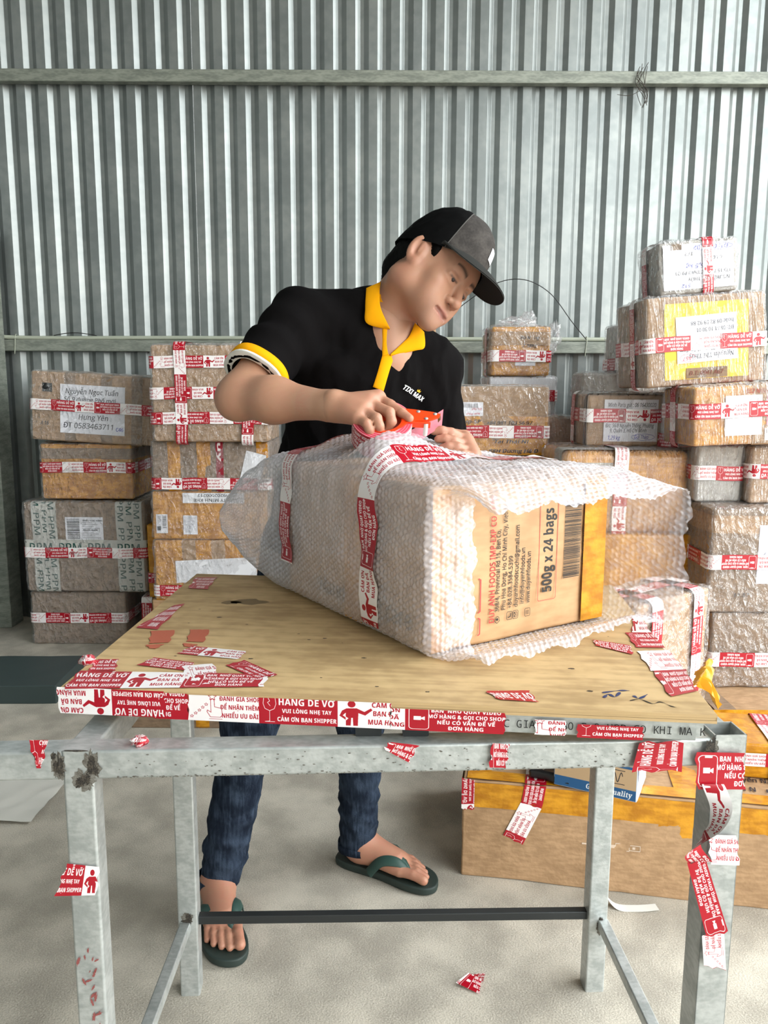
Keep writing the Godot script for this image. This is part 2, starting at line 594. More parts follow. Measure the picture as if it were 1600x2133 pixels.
# corners (along the print, then back), then the share of the print and of its width that shows
const TOP_TAPES := [
	[Vector3(-0.4461, 0.8328, -1.0527), Vector3(-0.1695, 0.8328, -1.0649), Vector3(-0.1670, 0.8328, -1.1142), Vector3(-0.4507, 0.8328, -1.1247), 0.06, 0.78, 0, 1],
	[Vector3(-0.4394, 0.8328, -1.1248), Vector3(-0.3996, 0.8328, -1.1253), Vector3(-0.4092, 0.8328, -1.1757), Vector3(-0.4410, 0.8328, -1.1753), 0.1, 0.25, 0.0, 1],
	[Vector3(-0.4322, 0.8328, -1.3392), Vector3(-0.3914, 0.8328, -1.3287), Vector3(-0.3900, 0.8328, -1.4960), Vector3(-0.4069, 0.8328, -1.4820), 0.52, 0.76, 0, 1],
	[Vector3(-0.4098, 0.8328, -1.6152), Vector3(-0.3680, 0.8328, -1.6079), Vector3(-0.3701, 0.8328, -1.7138), Vector3(-0.4168, 0.8328, -1.7130), 0.5, 0.76, 0, 1],
	[Vector3(-0.3242, 0.8328, -1.2037), Vector3(-0.2238, 0.8328, -1.1781), Vector3(-0.2201, 0.8328, -1.2166), Vector3(-0.3136, 0.8328, -1.2416), 0.17, 0.46, 0, 1],
	[Vector3(-0.3724, 0.8328, -1.1504), Vector3(-0.2949, 0.8328, -1.1286), Vector3(-0.2900, 0.8328, -1.1620), Vector3(-0.3584, 0.8328, -1.1852), 0.56, 0.74, 0, 1],
	[Vector3(-0.2779, 0.8328, -1.0710), Vector3(-0.2281, 0.8328, -1.0771), Vector3(-0.2612, 0.8328, -1.1581), Vector3(-0.3053, 0.8328, -1.1470), 0.8, 0.97, 0, 1],
	[Vector3(-0.2395, 0.8328, -1.1521), Vector3(-0.1840, 0.8328, -1.0965), Vector3(-0.1538, 0.8328, -1.1104), Vector3(-0.2142, 0.8328, -1.1738), 0.0, 0.22, 0, 1],
	[Vector3(0.1416, 0.8328, -1.0524), Vector3(0.2023, 0.8328, -1.0549), Vector3(0.2092, 0.8328, -1.0139), Vector3(0.1586, 0.8328, -1.0217), 0.07, 0.255, 0.04, 0.44],
	[Vector3(0.3942, 0.8328, -1.0344), Vector3(0.4388, 0.8328, -1.0558), Vector3(0.4550, 0.8328, -1.1420), Vector3(0.4036, 0.8328, -1.1352), 0.5, 0.72, 0, 1],
	[Vector3(0.4036, 0.8328, -1.1352), Vector3(0.4550, 0.8328, -1.1420), Vector3(0.4587, 0.8328, -1.2304), Vector3(0.4066, 0.8328, -1.2250), 0.77, 0.98, 0, 1],
	[Vector3(0.4126, 0.8328, -1.2441), Vector3(0.4590, 0.8328, -1.2423), Vector3(0.4653, 0.8328, -1.3245), Vector3(0.4201, 0.8328, -1.3238), 0.0, 0.24, 0, 1],
	[Vector3(0.4318, 0.8328, -1.3240), Vector3(0.4653, 0.8328, -1.3245), Vector3(0.4775, 0.8328, -1.4366), Vector3(0.4646, 0.8328, -1.4301), 0.3, 0.45, 0, 1],
	[Vector3(0.3483, 0.8328, -1.2530), Vector3(0.3961, 0.8328, -1.2086), Vector3(0.4069, 0.8328, -1.2538), Vector3(0.3530, 0.8328, -1.2832), 0.58, 0.72, 0, 1],
]
const FRONT_TAPES := [
	[Vector3(0.0014, 0.7731, -0.9975), Vector3(0.0350, 0.7534, -0.9990), Vector3(0.0476, 0.7778, -0.9996), Vector3(0.0090, 0.7832, -0.9978), 0.5, 0.66, 0.0, 0.55],  # r1
	[Vector3(0.1455, 0.7444, -1.0041), Vector3(0.1677, 0.7433, -1.0052), Vector3(0.1681, 0.7771, -1.0052), Vector3(0.1446, 0.7795, -1.0041), 0.52, 0.66, 0.1, 0.75],  # r2
	[Vector3(0.4088, 0.7764, -1.0163), Vector3(0.4088, 0.7339, -1.0163), Vector3(0.3395, 0.7352, -1.0131), Vector3(0.3478, 0.7775, -1.0135), 0.26, 0.02, 0, 1],  # r3
	[Vector3(-0.4616, 0.7939, -0.9761), Vector3(-0.4370, 0.7935, -0.9772), Vector3(-0.4505, 0.7542, -0.9766), Vector3(-0.4554, 0.7543, -0.9764), 0.02, 0.1, 0, 0.9],  # r4
	[Vector3(-0.4402, 0.5700, -0.9771), Vector3(-0.3860, 0.5700, -0.9796), Vector3(-0.3826, 0.6116, -0.9797), Vector3(-0.4248, 0.6176, -0.9778), 0.14, 0.34, 0, 1],  # l1
	[Vector3(0.4573, 0.5941, -1.0185), Vector3(0.4980, 0.5916, -1.0204), Vector3(0.4952, 0.6367, -1.0203), Vector3(0.4542, 0.6391, -1.0184), 0.84, 0.98, 0, 1],  # g1
	[Vector3(0.4610, 0.4804, -1.0187), Vector3(0.4258, 0.5949, -1.0171), Vector3(0.4513, 0.6015, -1.0183), Vector3(0.4909, 0.4908, -1.0201), 0.48, 0.76, 0, 1],  # g2
	[Vector3(0.4925, 0.4301, -1.0202), Vector3(0.4855, 0.4880, -1.0198), Vector3(0.4539, 0.4829, -1.0184), Vector3(0.4599, 0.4357, -1.0187), 0.76, 0.95, 0, 1],  # g3
	[Vector3(0.4300, 0.7068, -1.0173), Vector3(0.4969, 0.7054, -1.0204), Vector3(0.4955, 0.7589, -1.0203), Vector3(0.4284, 0.7615, -1.0172), 0.48, 0.63, 0, 1],  # g0
]

# ------------------------------------------------------------------ camera and light
func make_view() -> void:
	var cam := Camera3D.new()
	cam.name = "camera"
	var pitch := deg_to_rad(8.9)
	var roll := deg_to_rad(0.25)
	var fw := Vector3(0, -sin(pitch), -cos(pitch))
	var up0 := Vector3(0, cos(pitch), -sin(pitch))
	var ri := Vector3.RIGHT * cos(roll) + up0 * sin(roll)
	var up := up0 * cos(roll) - Vector3.RIGHT * sin(roll)
	cam.transform = Transform3D(Basis(ri, up, -fw), Vector3(0, 1.25, 0))
	cam.fov = rad_to_deg(2.0 * atan(2133.0 / 2.0 / FOCAL))
	cam.near = 0.05
	cam.far = 200.0
	add_child(cam)
	cam.current = true
	var sky_mat := ProceduralSkyMaterial.new()
	sky_mat.sky_top_color = Color(0.90, 0.925, 0.93)
	sky_mat.sky_horizon_color = Color(0.97, 0.96, 0.94)
	sky_mat.ground_bottom_color = Color(0.45, 0.43, 0.40)
	sky_mat.ground_horizon_color = Color(0.75, 0.73, 0.70)
	sky_mat.sky_energy_multiplier = 1.0
	var sky := Sky.new()
	sky.sky_material = sky_mat
	var env := Environment.new()
	env.background_mode = Environment.BG_SKY
	env.sky = sky
	env.background_energy_multiplier = 8.8
	env.tonemap_mode = Environment.TONE_MAPPER_LINEAR
	env.tonemap_exposure = 1.0
	env.sdfgi_enabled = true
	env.ssao_enabled = true
	env.ssil_enabled = true
	var we := WorldEnvironment.new()
	we.name = "world_environment"
	we.environment = env
	add_child(we)

# ------------------------------------------------------------------ the shed
func rib_sheet(x0: float, x1: float, z: float, y1: float) -> Geo:
	var g := Geo.new()
	var pitch := 0.1092
	var pts := []
	var k := 0
	while true:
		var x := x0 + k * pitch
		if x > x1 + 0.001:
			break
		# broad crest, slope that falls away, narrow valley, slope that comes back; a faint bead on the crest
		for q in [[0.0, 0.0], [0.041, 0.0], [0.0425, -0.001], [0.0620, -0.0175], [0.0640, -0.0185], [0.0820, -0.0185], [0.0840, -0.0175], [0.1055, -0.001], [0.1075, 0.0]]:
			if x + q[0] <= x1 + 0.012:
				pts.append(Vector2(x + q[0], z + q[1]))
		k += 1
	for j in pts.size() - 1:
		var a: Vector2 = pts[j]
		var b: Vector2 = pts[j + 1]
		g.flat_quad(Vector3(a.x, 0, a.y), Vector3(b.x, 0, b.y), Vector3(b.x, y1, b.y), Vector3(a.x, y1, a.y))
	for j in pts.size() - 1:   # the outside of the sheet
		var a: Vector2 = pts[j]
		var b: Vector2 = pts[j + 1]
		g.flat_quad(Vector3(b.x, 0, b.y - 0.001), Vector3(a.x, 0, a.y - 0.001), Vector3(a.x, y1, a.y - 0.001), Vector3(b.x, y1, b.y - 0.001))
	return g

func make_shed() -> void:
	struct("floor", flat_box(Vector3(-9, -0.2, -4.6), Vector3(9, 0, 9), 0.01).mesh(), M.concrete)
	var wall := Node3D.new()
	wall.name = "wall_back"
	wall.set_meta("kind", "structure")
	add_child(wall)
	var x := -3.14
	for k in 9:
		obj("wall_panel", rib_sheet(x, x + 1.092, -4.2 + 0.0015 * (k % 2), 5.2).mesh(), M.wall_sheet, wall)
		x += 1.092
	struct("wall_left", flat_box(Vector3(-2.32, 0, -4.3), Vector3(-2.17, 5.2, 2.7), 0.01).mesh(), M.wall_sheet)
	struct("added_wall_front", flat_box(Vector3(-2.32, 0, 2.7), Vector3(1.8, 5.2, 2.85), 0.01).mesh(), M.bounce_plaster)  # unseen wall, added to cut frontal light so it arrives from the right
	struct("ceiling", flat_box(Vector3(-3.3, 5.2, -4.3), Vector3(2.9, 5.3, 2.85), 0.01).mesh(), M.wall_sheet)
	# steel girts across the sheets and the column in the corner
	struct("trim_1", flat_box(Vector3(-3.1, 2.725, -4.195), Vector3(6.5, 2.783, -4.15), 0.004).mesh(), M.girt_steel)
	struct("trim_2", flat_box(Vector3(-3.1, 1.430, -4.195), Vector3(6.5, 1.488, -4.15), 0.004).mesh(), M.girt_steel)
	struct("trim_3", flat_box(Vector3(-2.16, 0, -4.14), Vector3(-1.945, 2.02, -4.0), 0.006).mesh(), M.girt_steel)
	# electric conduit that lies on the lower girt, with ties
	var c := thing("conduit", "pale grey plastic electric conduit along the lower wall girt, frayed at the left corner", "conduit", Vector3(0, 1.5, -4.165))
	var path := curve([Vector3(-2.10, 0.035, 0.06), Vector3(-2.03, 0.028, 0.05), Vector3(-1.9, -0.002, 0.01), Vector3(-1.0, 0, 0), Vector3(0.5, 0, 0), Vector3(2.2, 0.004, 0)], 40)
	obj("pipe", tube(path, func(_t): return 0.0105).mesh(), M.conduit, c)
	for tx in [-1.895, 1.035]:
		var tie := curve([Vector3(tx, 0.013, -0.005), Vector3(tx + 0.002, 0.008, 0.018), Vector3(tx - 0.003, -0.05, 0.018), Vector3(tx - 0.006, -0.085, 0.020)], 9)
		obj("cable_tie", tube(tie, func(_t): return 0.0022, 6).mesh(), M.conduit, c)
	obj("wire_end", tube(curve([Vector3(-2.12, -0.03, 0.13), Vector3(-2.06, -0.034, 0.13), Vector3(-2.03, -0.022, 0.12)], 6), func(_t): return 0.006, 8).mesh(), M.yellow_wire, c)
	var w := thing("wire", "thin black wire looping from the lower girt behind the cap and down to the boxes", "wire", Vector3(0.5, 1.5, -4.1))
	obj("strand", tube(curve([Vector3(-0.37, 0, -0.04), Vector3(-0.24, 0.05, 0), Vector3(-0.1, 0.17, 0.02), Vector3(0.06, 0.27, 0.02), Vector3(0.2, 0.285, 0.02), Vector3(0.33, 0.22, 0.01), Vector3(0.44, 0.09, 0), Vector3(0.53, 0, -0.04)], 40), func(_t): return 0.0022, 6).mesh(), M.black_print, w)
	var w2 := thing("wire", "short black wire lying on the girt above the left boxes", "wire", Vector3(-1.6, 1.5, -4.16))
	obj("strand", tube(curve([Vector3(-0.1, 0.009, 0), Vector3(-0.03, 0.02, 0.01), Vector3(0.04, 0.021, 0.01), Vector3(0.12, 0.009, 0)], 14), func(_t): return 0.0022, 6).mesh(), M.black_print, w2)
	# knotted scrap of wire on the upper girt
	var knot := thing("wire_knot", "tangled knot of dark rusty wire tied round the upper wall girt", "wire", Vector3(1.245, 2.75, -4.14))
	rng.seed = 77
	for k in 7:
		var pts := []
		for j in 5:
			pts.append(Vector3(rng.randf_range(-0.03, 0.03), 0.05 - j * 0.045 + rng.randf_range(-0.02, 0.02), rng.randf_range(0.0, 0.025)))
		obj("strand", tube(curve(pts, 24), func(_t): return 0.0016, 5).mesh(), M.scorched, knot)
	obj("strand", tube(curve([Vector3(0.0, -0.06, 0.01), Vector3(-0.06, -0.09, 0.02), Vector3(-0.12, -0.085, 0.02)], 10), func(_t): return 0.0014, 5).mesh(), M.scorched, knot)
	# torn film hanging on the column
	var rag := thing("film_scrap", "torn scrap of clear plastic film caught on the corner column", "plastic scrap", Vector3(-1.97, 1.62, -3.985))
	var rg := Geo.new()
	for r in 6:
		for k in 4:
			rg.vert(Vector3(-0.03 + 0.022 * k - 0.004 * r, 0.09 - 0.03 * r + 0.012 * sin(k * 2.0), 0.012 * sin(r * 1.3 + k * 1.9)))
	rg.grid(0, 6, 4)
	obj("film", rg.mesh(), M.dull_film, rag)

# ------------------------------------------------------------------ the packing table
func put(called: String, g: Geo, m: Material, root: Node3D) -> MeshInstance3D:
	var off := Vector3.ZERO
	var p: Node = root
	while p is Node3D and p != self:
		off += (p as Node3D).position
		p = p.get_parent()
	for k in g.v.size():
		g.v[k] -= off
	return obj(called, g.mesh(), m, root)

func patch(corners: Array, u0: float, u1: float, v0: float, v1: float, lift: Vector3, ragged := 0.0) -> Geo:
	var g := Geo.new()
	var nu := 12
	var nv := 5
	for r in nv + 1:
		for k in nu + 1:
			var s := float(k) / nu
			var t := float(r) / nv
			var a: Vector3 = (corners[0] as Vector3).lerp(corners[1], s)
			var b: Vector3 = (corners[3] as Vector3).lerp(corners[2], s)
			var p := a.lerp(b, t)
			var end := (1.0 if k == 0 or k == nu else 0.0) * ragged * (0.0022 * sin(r * 2.3 + u0 * 30.0) + 0.004 * (t - 0.5) * sin(u0 * 50.0))
			p += (corners[1] - corners[0]).normalized() * end
			p += lift * (0.0006 + 0.0007 * absf(noise.get_noise_3dv(p * 60.0)))
			g.vert(p, Vector2(lerpf(u0, u1, s), lerpf(v1, v0, t)))
	g.grid(0, nv + 1, nu + 1)
	g.smooth()
	if g.n[0].dot(lift) < 0:
		var turned := PackedInt32Array()
		for k in range(0, g.i.size(), 3):
			turned.append_array([g.i[k], g.i[k + 2], g.i[k + 1]])
		g.i = turned
		g.smooth()
	return g

func weld(at: Vector3, size: Vector3, s: float) -> Geo:
	var g := Geo.new()
	var rows := 9
	var cols := 12
	for r in rows:
		for k in cols:
			var th := PI * r / (rows - 1)
			var ph := TAU * k / cols
			var d := Vector3(sin(th) * cos(ph), cos(th), sin(th) * sin(ph))
			g.vert(at + d * size * (1.0 + 0.45 * noise.get_noise_3dv(d * 2.2 + Vector3(s, s, s))))
	g.grid(0, rows, cols, true)
	g.smooth()
	return g

func make_table() -> void:
	var t := thing("packing_table", "galvanised steel packing table with a tape-covered plywood top in the foreground", "table", Vector3(0.03, 0, -1.27))
	var fl := Vector3(-0.404, 0, -1.0)
	var fr := Vector3(0.476, 0, -1.0475)
	var bl := Vector3(-0.399, 0, -1.49)
	var br := Vector3(0.445, 0, -1.506)
	var top := 0.776
	var dx := (fr - fl).normalized()
	for leg in [[fl, top, 0.040], [bl, top, 0.040], [br, top, 0.040]]:
		put("leg", bar(leg[0], leg[0] + Vector3(0, leg[1], 0), leg[2], 0.04, dx), M.galvanised, t)
	# the right front leg is cut open at the top
	var open := Geo.new()
	var w := 0.045
	var dz := Vector3(-dx.z, 0, dx.x) * -1.0
	for q in 4:
		var side: Vector3 = [dx, dz, -dx, -dz][q]
		var other := side.cross(Vector3.UP)
		open.append(bar(fr + side * (w / 2 - 0.001), fr + side * (w / 2 - 0.001) + Vector3(0, top + 0.006, 0), 0.002, w, side, 0.0006))
	put("leg", open, M.galvanised, t)
	var rail_y := Vector3(0, top - 0.02, 0)
	put("rail", bar(fl + dx * 0.02 + rail_y, fr - dx * 0.022 + rail_y, 0.04, 0.04, Vector3.UP), M.galvanised, t)
	put("rail", bar(fl - dx * 0.02 + rail_y, fl - dx * 0.9 + rail_y, 0.04, 0.04, Vector3.UP), M.galvanised, t)
	put("rail", bar(bl + (br - bl) * 0.024 + rail_y, br - (br - bl) * 0.024 + rail_y, 0.04, 0.04, Vector3.UP), M.galvanised, t)
	put("rail", bar(fl + Vector3(0, 0, -0.02) + rail_y, bl + Vector3(0, 0, 0.02) + rail_y, 0.04, 0.04, Vector3.UP), M.galvanised, t)
	put("rail", bar(fr + Vector3(0, 0, -0.023) + rail_y, br + Vector3(0, 0, 0.02) + rail_y, 0.04, 0.04, Vector3.UP), M.galvanised, t)
	put("stretcher", bar(bl + Vector3(0.018, 0.164, 0), br + Vector3(-0.018, 0.168, 0), 0.018, 0.018, Vector3.UP, 0.002), M.dark_steel, t)
	put("stretcher", bar(bl + Vector3(-0.004, 0.158, 0.018), fl + Vector3(0.0, 0.158, -0.018), 0.022, 0.022, Vector3.UP, 0.003), M.galvanised, t)
	put("stretcher", bar(br + Vector3(0.012, 0.156, 0.018), fr + Vector3(0.0, 0.156, -0.018), 0.022, 0.022, Vector3.UP, 0.003), M.galvanised, t)
	for w2 in [[Vector3(-0.4265, 0.757, -0.979), Vector3(0.0022, 0.019, 0.0016)], [Vector3(-0.384, 0.755, -0.981), Vector3(0.0024, 0.020, 0.0016)], [Vector3(-0.404, 0.7765, -0.981), Vector3(0.017, 0.0010, 0.0018)], [Vector3(0.4525, 0.763, -1.020), Vector3(0.0024, 0.016, 0.0016)], [Vector3(-0.399, 0.172, -1.469), Vector3(0.013, 0.0025, 0.002)], [Vector3(-0.379, 0.163, -1.488), Vector3(0.002, 0.011, 0.006)], [Vector3(0.452, 0.158, -1.485), Vector3(0.005, 0.014, 0.002)], [Vector3(0.425, 0.168, -1.505), Vector3(0.002, 0.010, 0.008)]]:
		put("weld_bead", weld(w2[0], w2[1], w2[0].x * 9.0), M.scorched, t)
	# loose top: sheet of plywood on a frame of thin tube, two cross tubes under it
	var a := Vector3(-0.4545, 0.82, -1.0618)
	var b := Vector3(0.4343, 0.82, -0.9754)
	var c := Vector3(0.492, 0.82, -1.66)
	var d := Vector3(-0.424, 0.82, -1.753)
	var ply := Geo.new()
	var n := 40
	for r in n + 1:
		for k in n + 1:
			var s := float(k) / n
			var q := float(r) / n
			var p := a.lerp(b, s).lerp(d.lerp(c, s), q)
			ply.vert(p + Vector3(0, 0.012, 0), Vector2(s, q))
	ply.grid(0, n + 1, n + 1)
	ply.smooth()
	var edge := [a, b, c, d]
	for k in 4:
		var p: Vector3 = edge[k]
		var q: Vector3 = edge[(k + 1) % 4]
		for layer in 3:   # three plies, each a little further in or out
			var o := (p - q).cross(Vector3.UP).normalized() * (0.0006 * (layer % 2))
			ply.flat_quad(p + o + Vector3(0, 0.004 * layer, 0), q + o + Vector3(0, 0.004 * layer, 0), q + o + Vector3(0, 0.004 * layer + 0.004, 0), p + o + Vector3(0, 0.004 * layer + 0.004, 0))
	ply.flat_quad(d, c, b, a)
	ply.n.clear()
	ply.smooth()
	var board := put("tabletop", ply, M.plywood, t)
	var low := Vector3(0, -0.0135, 0)
	var sub := [a.lerp(c, 0.026), b.lerp(d, 0.026), c.lerp(a, 0.026), d.lerp(b, 0.026)]
	for k in 4:
		put("top_frame", bar(sub[k] + low, sub[(k + 1) % 4] + low, 0.027, 0.027, Vector3.UP, 0.003), M.galvanised, t)
	for k in [[-0.020, 0.020], [0.045, 0.018]]:
		put("spacer", bar(Vector3(k[0], 0.786, -1.03), Vector3(k[0] - 0.02, 0.786, -1.62), 0.02, 0.036, Vector3.UP, 0.002), M.dark_steel, t)
	for q in TOP_TAPES:
		put_on("tape_strip", patch([q[0], q[1], q[2], q[3]], q[4], q[5], q[6], q[7], Vector3.UP, 1.0), M.tape, t)
	for q in FRONT_TAPES:
		put_on("tape_strip", patch([q[0], q[1], q[2], q[3]], q[4], q[5], q[6], q[7], Vector3(0.046, 0, 0.999), 1.0), M.tape, t)
	# tape pressed along the front edge of the top: upside down at the left end, then upright
	var f := (b - a).normalized()
	var out := Vector3(-f.z, 0, f.x) * 1.0
	var strip := func(x0: float, x1: float, u0: float, u1: float, y0: float, y1: float, v0: float, v1: float, lift: float):
		var p0 := a + f * x0 + out * lift
		var p1 := a + f * x1 + out * lift
		p0.y = 0
		p1.y = 0
		put_on("tape_strip", patch([p0 + Vector3(0, y0, 0), p1 + Vector3(0, y0, 0), p1 + Vector3(0, y1, 0), p0 + Vector3(0, y1, 0)], u0, u1, v0, v1, out, 0.6), M.tape, t)
	strip.call(-0.003, 0.152, 0.47, 0.06, 0.795, 0.8335, 0.95, 0.10, 0.0012)
	strip.call(0.135, 0.185, 0.64, 0.76, 0.793, 0.831, 0.15, 1.0, 0.0004)
	strip.call(0.185, 0.467, 0.76, 1.435, 0.793, 0.830, 0.13, 0.98, 0.0004)
	strip.call(0.467, 0.62, 1.435, 1.76, 0.793, 0.823, 0.15, 0.98, 0.0006)
	strip.call(0.66, 0.70, 1.83, 1.92, 0.795, 0.816, 0.1, 0.75, 0.0006)
	strip.call(0.715, 0.80, 2.0, 2.26, 0.7935, 0.812, 0.4, 1.0, 0.0006)
	var letters := TextMesh.new()
	letters.text = "PHU STEEL - THUONG HIEU QUOC GIA - 180 S.0 HOP CO KHI MA K"
	letters.font = font("mono")
	letters.font_size = 16
	letters.pixel_size = 0.00088
	letters.depth = 0.0003
	letters.horizontal_alignment = HORIZONTAL_ALIGNMENT_RIGHT
	var lm := MeshInstance3D.new()
	lm.name = "stencil_lettering"
	lm.mesh = letters
	lm.material_override = M.black_print
	t.add_child(lm, true)
	lm.position = b + Vector3(-0.012, -0.013, 0.0) - t.position - out * 0.003
	lm.rotation.y = atan2(-f.z, f.x)
	# marker scribble, dark knots and nail heads on the plywood
	for s in [[Vector3(0.302, 0, -1.032), Vector3(0.312, 0, -1.045), Vector3(0.318, 0, -1.035), Vector3(0.33, 0, -1.052)], [Vector3(0.305, 0, -1.05), Vector3(0.33, 0, -1.058), Vector3(0.345, 0, -1.058)], [Vector3(0.345, 0, -1.04), Vector3(0.35, 0, -1.03), Vector3(0.366, 0, -1.045)]]:
		put_on("marker_stroke", scribble(s, 0.0026), M.blue_ink, t)
	put_on("marker_stroke", scribble([Vector3(0.335, 0, -1.022), Vector3(0.35, 0, -1.027), Vector3(0.362, 0, -1.012), Vector3(0.375, 0, -1.018), Vector3(0.384, 0, -1.004), Vector3(0.39, 0, -1.0)], 0.0014), M.black_print, t)
	rng.seed = 9
	for k in 26:
		var s := rng.randf_range(0.06, 0.92)
		var q := rng.randf_range(0.05, 0.6)
		var p := a.lerp(b, s).lerp(d.lerp(c, s), q)
		put_on("stain", spot(p + Vector3(0, 0.0122, 0), rng.randf_range(0.001, 0.0038), rng.randf() * 9.0), M.stain, t)
	put_on("stain", spot(Vector3(-0.265, 0.8322, -1.515), 0.028, 2.0), M.pale_stain, t)
	put_on("stain", spot(Vector3(-0.30, 0.8322, -1.51), 0.016, 5.0), M.pale_stain, t)
	# faint red prints left by pulled-off tape
	for q in [[Vector3(-0.3862, 0.8324, -1.2541), Vector3(-0.3544, 0.8324, -1.2595), Vector3(-0.3611, 0.8324, -1.3276), Vector3(-0.4010, 0.8324, -1.3215)], [Vector3(-0.3272, 0.8324, -1.2649), Vector3(-0.2981, 0.8324, -1.2627), Vector3(-0.3018, 0.8324, -1.3312), Vector3(-0.3352, 0.8324, -1.3307)], [Vector3(-0.3903, 0.8324, -1.2466), Vector3(-0.3603, 0.8324, -1.2519), Vector3(-0.3668, 0.8324, -1.2276), Vector3(-0.3775, 0.8324, -1.2299)], [Vector3(-0.3317, 0.8324, -1.2573), Vector3(-0.3047, 0.8324, -1.2502), Vector3(-0.3101, 0.8324, -1.2332), Vector3(-0.3242, 0.8324, -1.2402)]]:
		put_on("tape_residue", patch(q, 0, 1, 0, 1, Vector3.UP, 1.0), M.red_residue, t)
	# crumpled scraps of tape on the rail
	put_on("tape_scrap", crumple(Vector3(-0.327, 0.781, -1.0), 0.0085, 3.0), M.tape, t)
	put_on("tape_scrap", crumple(Vector3(-0.451, 0.836, -1.16), 0.010, 8.0), M.tape, t)
	# scorched steel round the welds, residue on the left leg
	rng.seed = 57
	for q in [[Vector3(-0.428, 0.757, -0.9785), 0.010, 0.016, 26], [Vector3(-0.384, 0.755, -0.9805), 0.010, 0.017, 30], [Vector3(0.450, 0.762, -1.0195), 0.009, 0.014, 22], [Vector3(-0.395, 0.735, -0.9797), 0.014, 0.004, 14], [Vector3(0.452, 0.15, -1.4855), 0.008, 0.016, 16], [Vector3(-0.398, 0.178, -1.4695), 0.011, 0.009, 16]]:
		var halo := blot(maxf(q[1], q[2]) * 1.25, q[0].x * 40.0)
		for j in halo.v.size():
			halo.v[j] = q[0] + Vector3(halo.v[j].x * 1.1 * q[1] / maxf(q[1], q[2]), halo.v[j].z * 1.2, 0.0003)
		put_on("scorch_mark", halo, M.scorch_halo, t)
		var all := Geo.new()
		for k in 7:
			var s := blot(rng.randf_range(0.35, 1.0) * 0.011, rng.randf() * 33.0)
			var o := Vector3(rng.randfn(0.0, q[1] * 0.3), rng.randfn(0.0, q[2] * 0.55), 0.0004 + 0.00008 * k)
			for j in s.v.size():
				s.v[j] = q[0] + o + Vector3(s.v[j].x * 0.6, s.v[j].z * 1.1, 0.0)
			all.append(s)
		put_on("scorch_mark", all, M.scorched, t)
	rng.seed = 31
	for k in 26:
		var s := blot(rng.randf_range(0.0015, 0.0052), rng.randf() * 20.0)
		var at := Vector3(-0.404 + rng.randf_range(-0.016, 0.016), rng.randf_range(0.34, 0.50), -0.9790 + 0.00005 * k)
		var lean := rng.randf_range(-1.2, 0.4)
		for j in s.v.size():
			var q := Vector2(s.v[j].x * 0.5, s.v[j].z * 1.7).rotated(lean)
			s.v[j] = at + Vector3(clampf(q.x, -0.019 - at.x - 0.404, 0.019 - at.x - 0.404), q.y, 0.0)
		s.n.clear()
		put_on("tape_residue", s, M.leg_residue, t)
	# dark specks along the front rail, thickest at its lower edge
	rng.seed = 83
	var specks := Geo.new()
	for k in 260:
		var q := rng.randf()
		var at := fl.lerp(fr, lerpf(0.06, 0.93, q))
		var at_foot := rng.randf() < 0.6
		at.y = top - (0.0385 - absf(rng.randfn(0.0, 0.002)) if at_foot else rng.randf_range(0.006, 0.038))
		at.z += 0.0204 + 0.000002 * k
		var s := blot(rng.randf_range(0.0006, 0.0018), rng.randf() * 40.0)
		for j in s.v.size():
			s.v[j] = at + Vector3(s.v[j].x * 1.5, s.v[j].z * 0.7, 0.0)
		specks.append(s)
	put_on("rust_specks", specks, M.scorch_halo, t).set_meta("kind", "stuff")
	# strip of tape that has come loose from the right leg and hangs twisted
	var hang := curve([Vector3(0.452, 0.716, -1.014), Vector3(0.459, 0.690, -1.000), Vector3(0.452, 0.664, -0.996), Vector3(0.437, 0.640, -1.004), Vector3(0.430, 0.618, -1.010), Vector3(0.445, 0.597, -1.0175)], 40)
	var wide := PackedVector3Array()
	for k in 40:
		var q := k / 39.0
		wide.append(Vector3(cos(q * 3.4), 0.25 * sin(q * 5.0), sin(q * 3.4)).normalized())
	var hs := ribbon(hang, wide, 0.030, 0.30, 0.42)
	put_on("loose_tape", hs, M.tape, t)

# flat blot with an uneven outline, lying up
func spot(at: Vector3, r: float, s: float) -> Geo:
	var g := Geo.new()
	var mid := g.vert(at)
	var m := 14
	for k in m:
		var a := TAU * k / m
		var q := r * (1.0 + 0.5 * noise.get_noise_2d(cos(a) * 1.5 + s, sin(a) * 1.5 - s))
		g.vert(at + Vector3(cos(a) * q * 1.3, 0, -sin(a) * q * 0.75))
	for k in m:
		g.tri(mid, 1 + k, 1 + (k + 1) % m)
	return g

func blot(r: float, s: float) -> Geo:
	var g := Geo.new()
	var mid := g.vert(Vector3.ZERO)
	var m := 48
	for k in m:
		var a := TAU * k / m
		var q := r * (0.75 + 0.45 * noise.get_noise_2d(cos(a) * 1.6 + s, sin(a) * 1.6 - s) + 0.22 * noise.get_noise_2d(cos(a) * 4.0 - s, sin(a) * 4.0 + s))
		g.vert(Vector3(cos(a), 0, -sin(a)) * q)
	for k in m:
		g.tri(mid, 1 + k, 1 + (k + 1) % m)
	return g

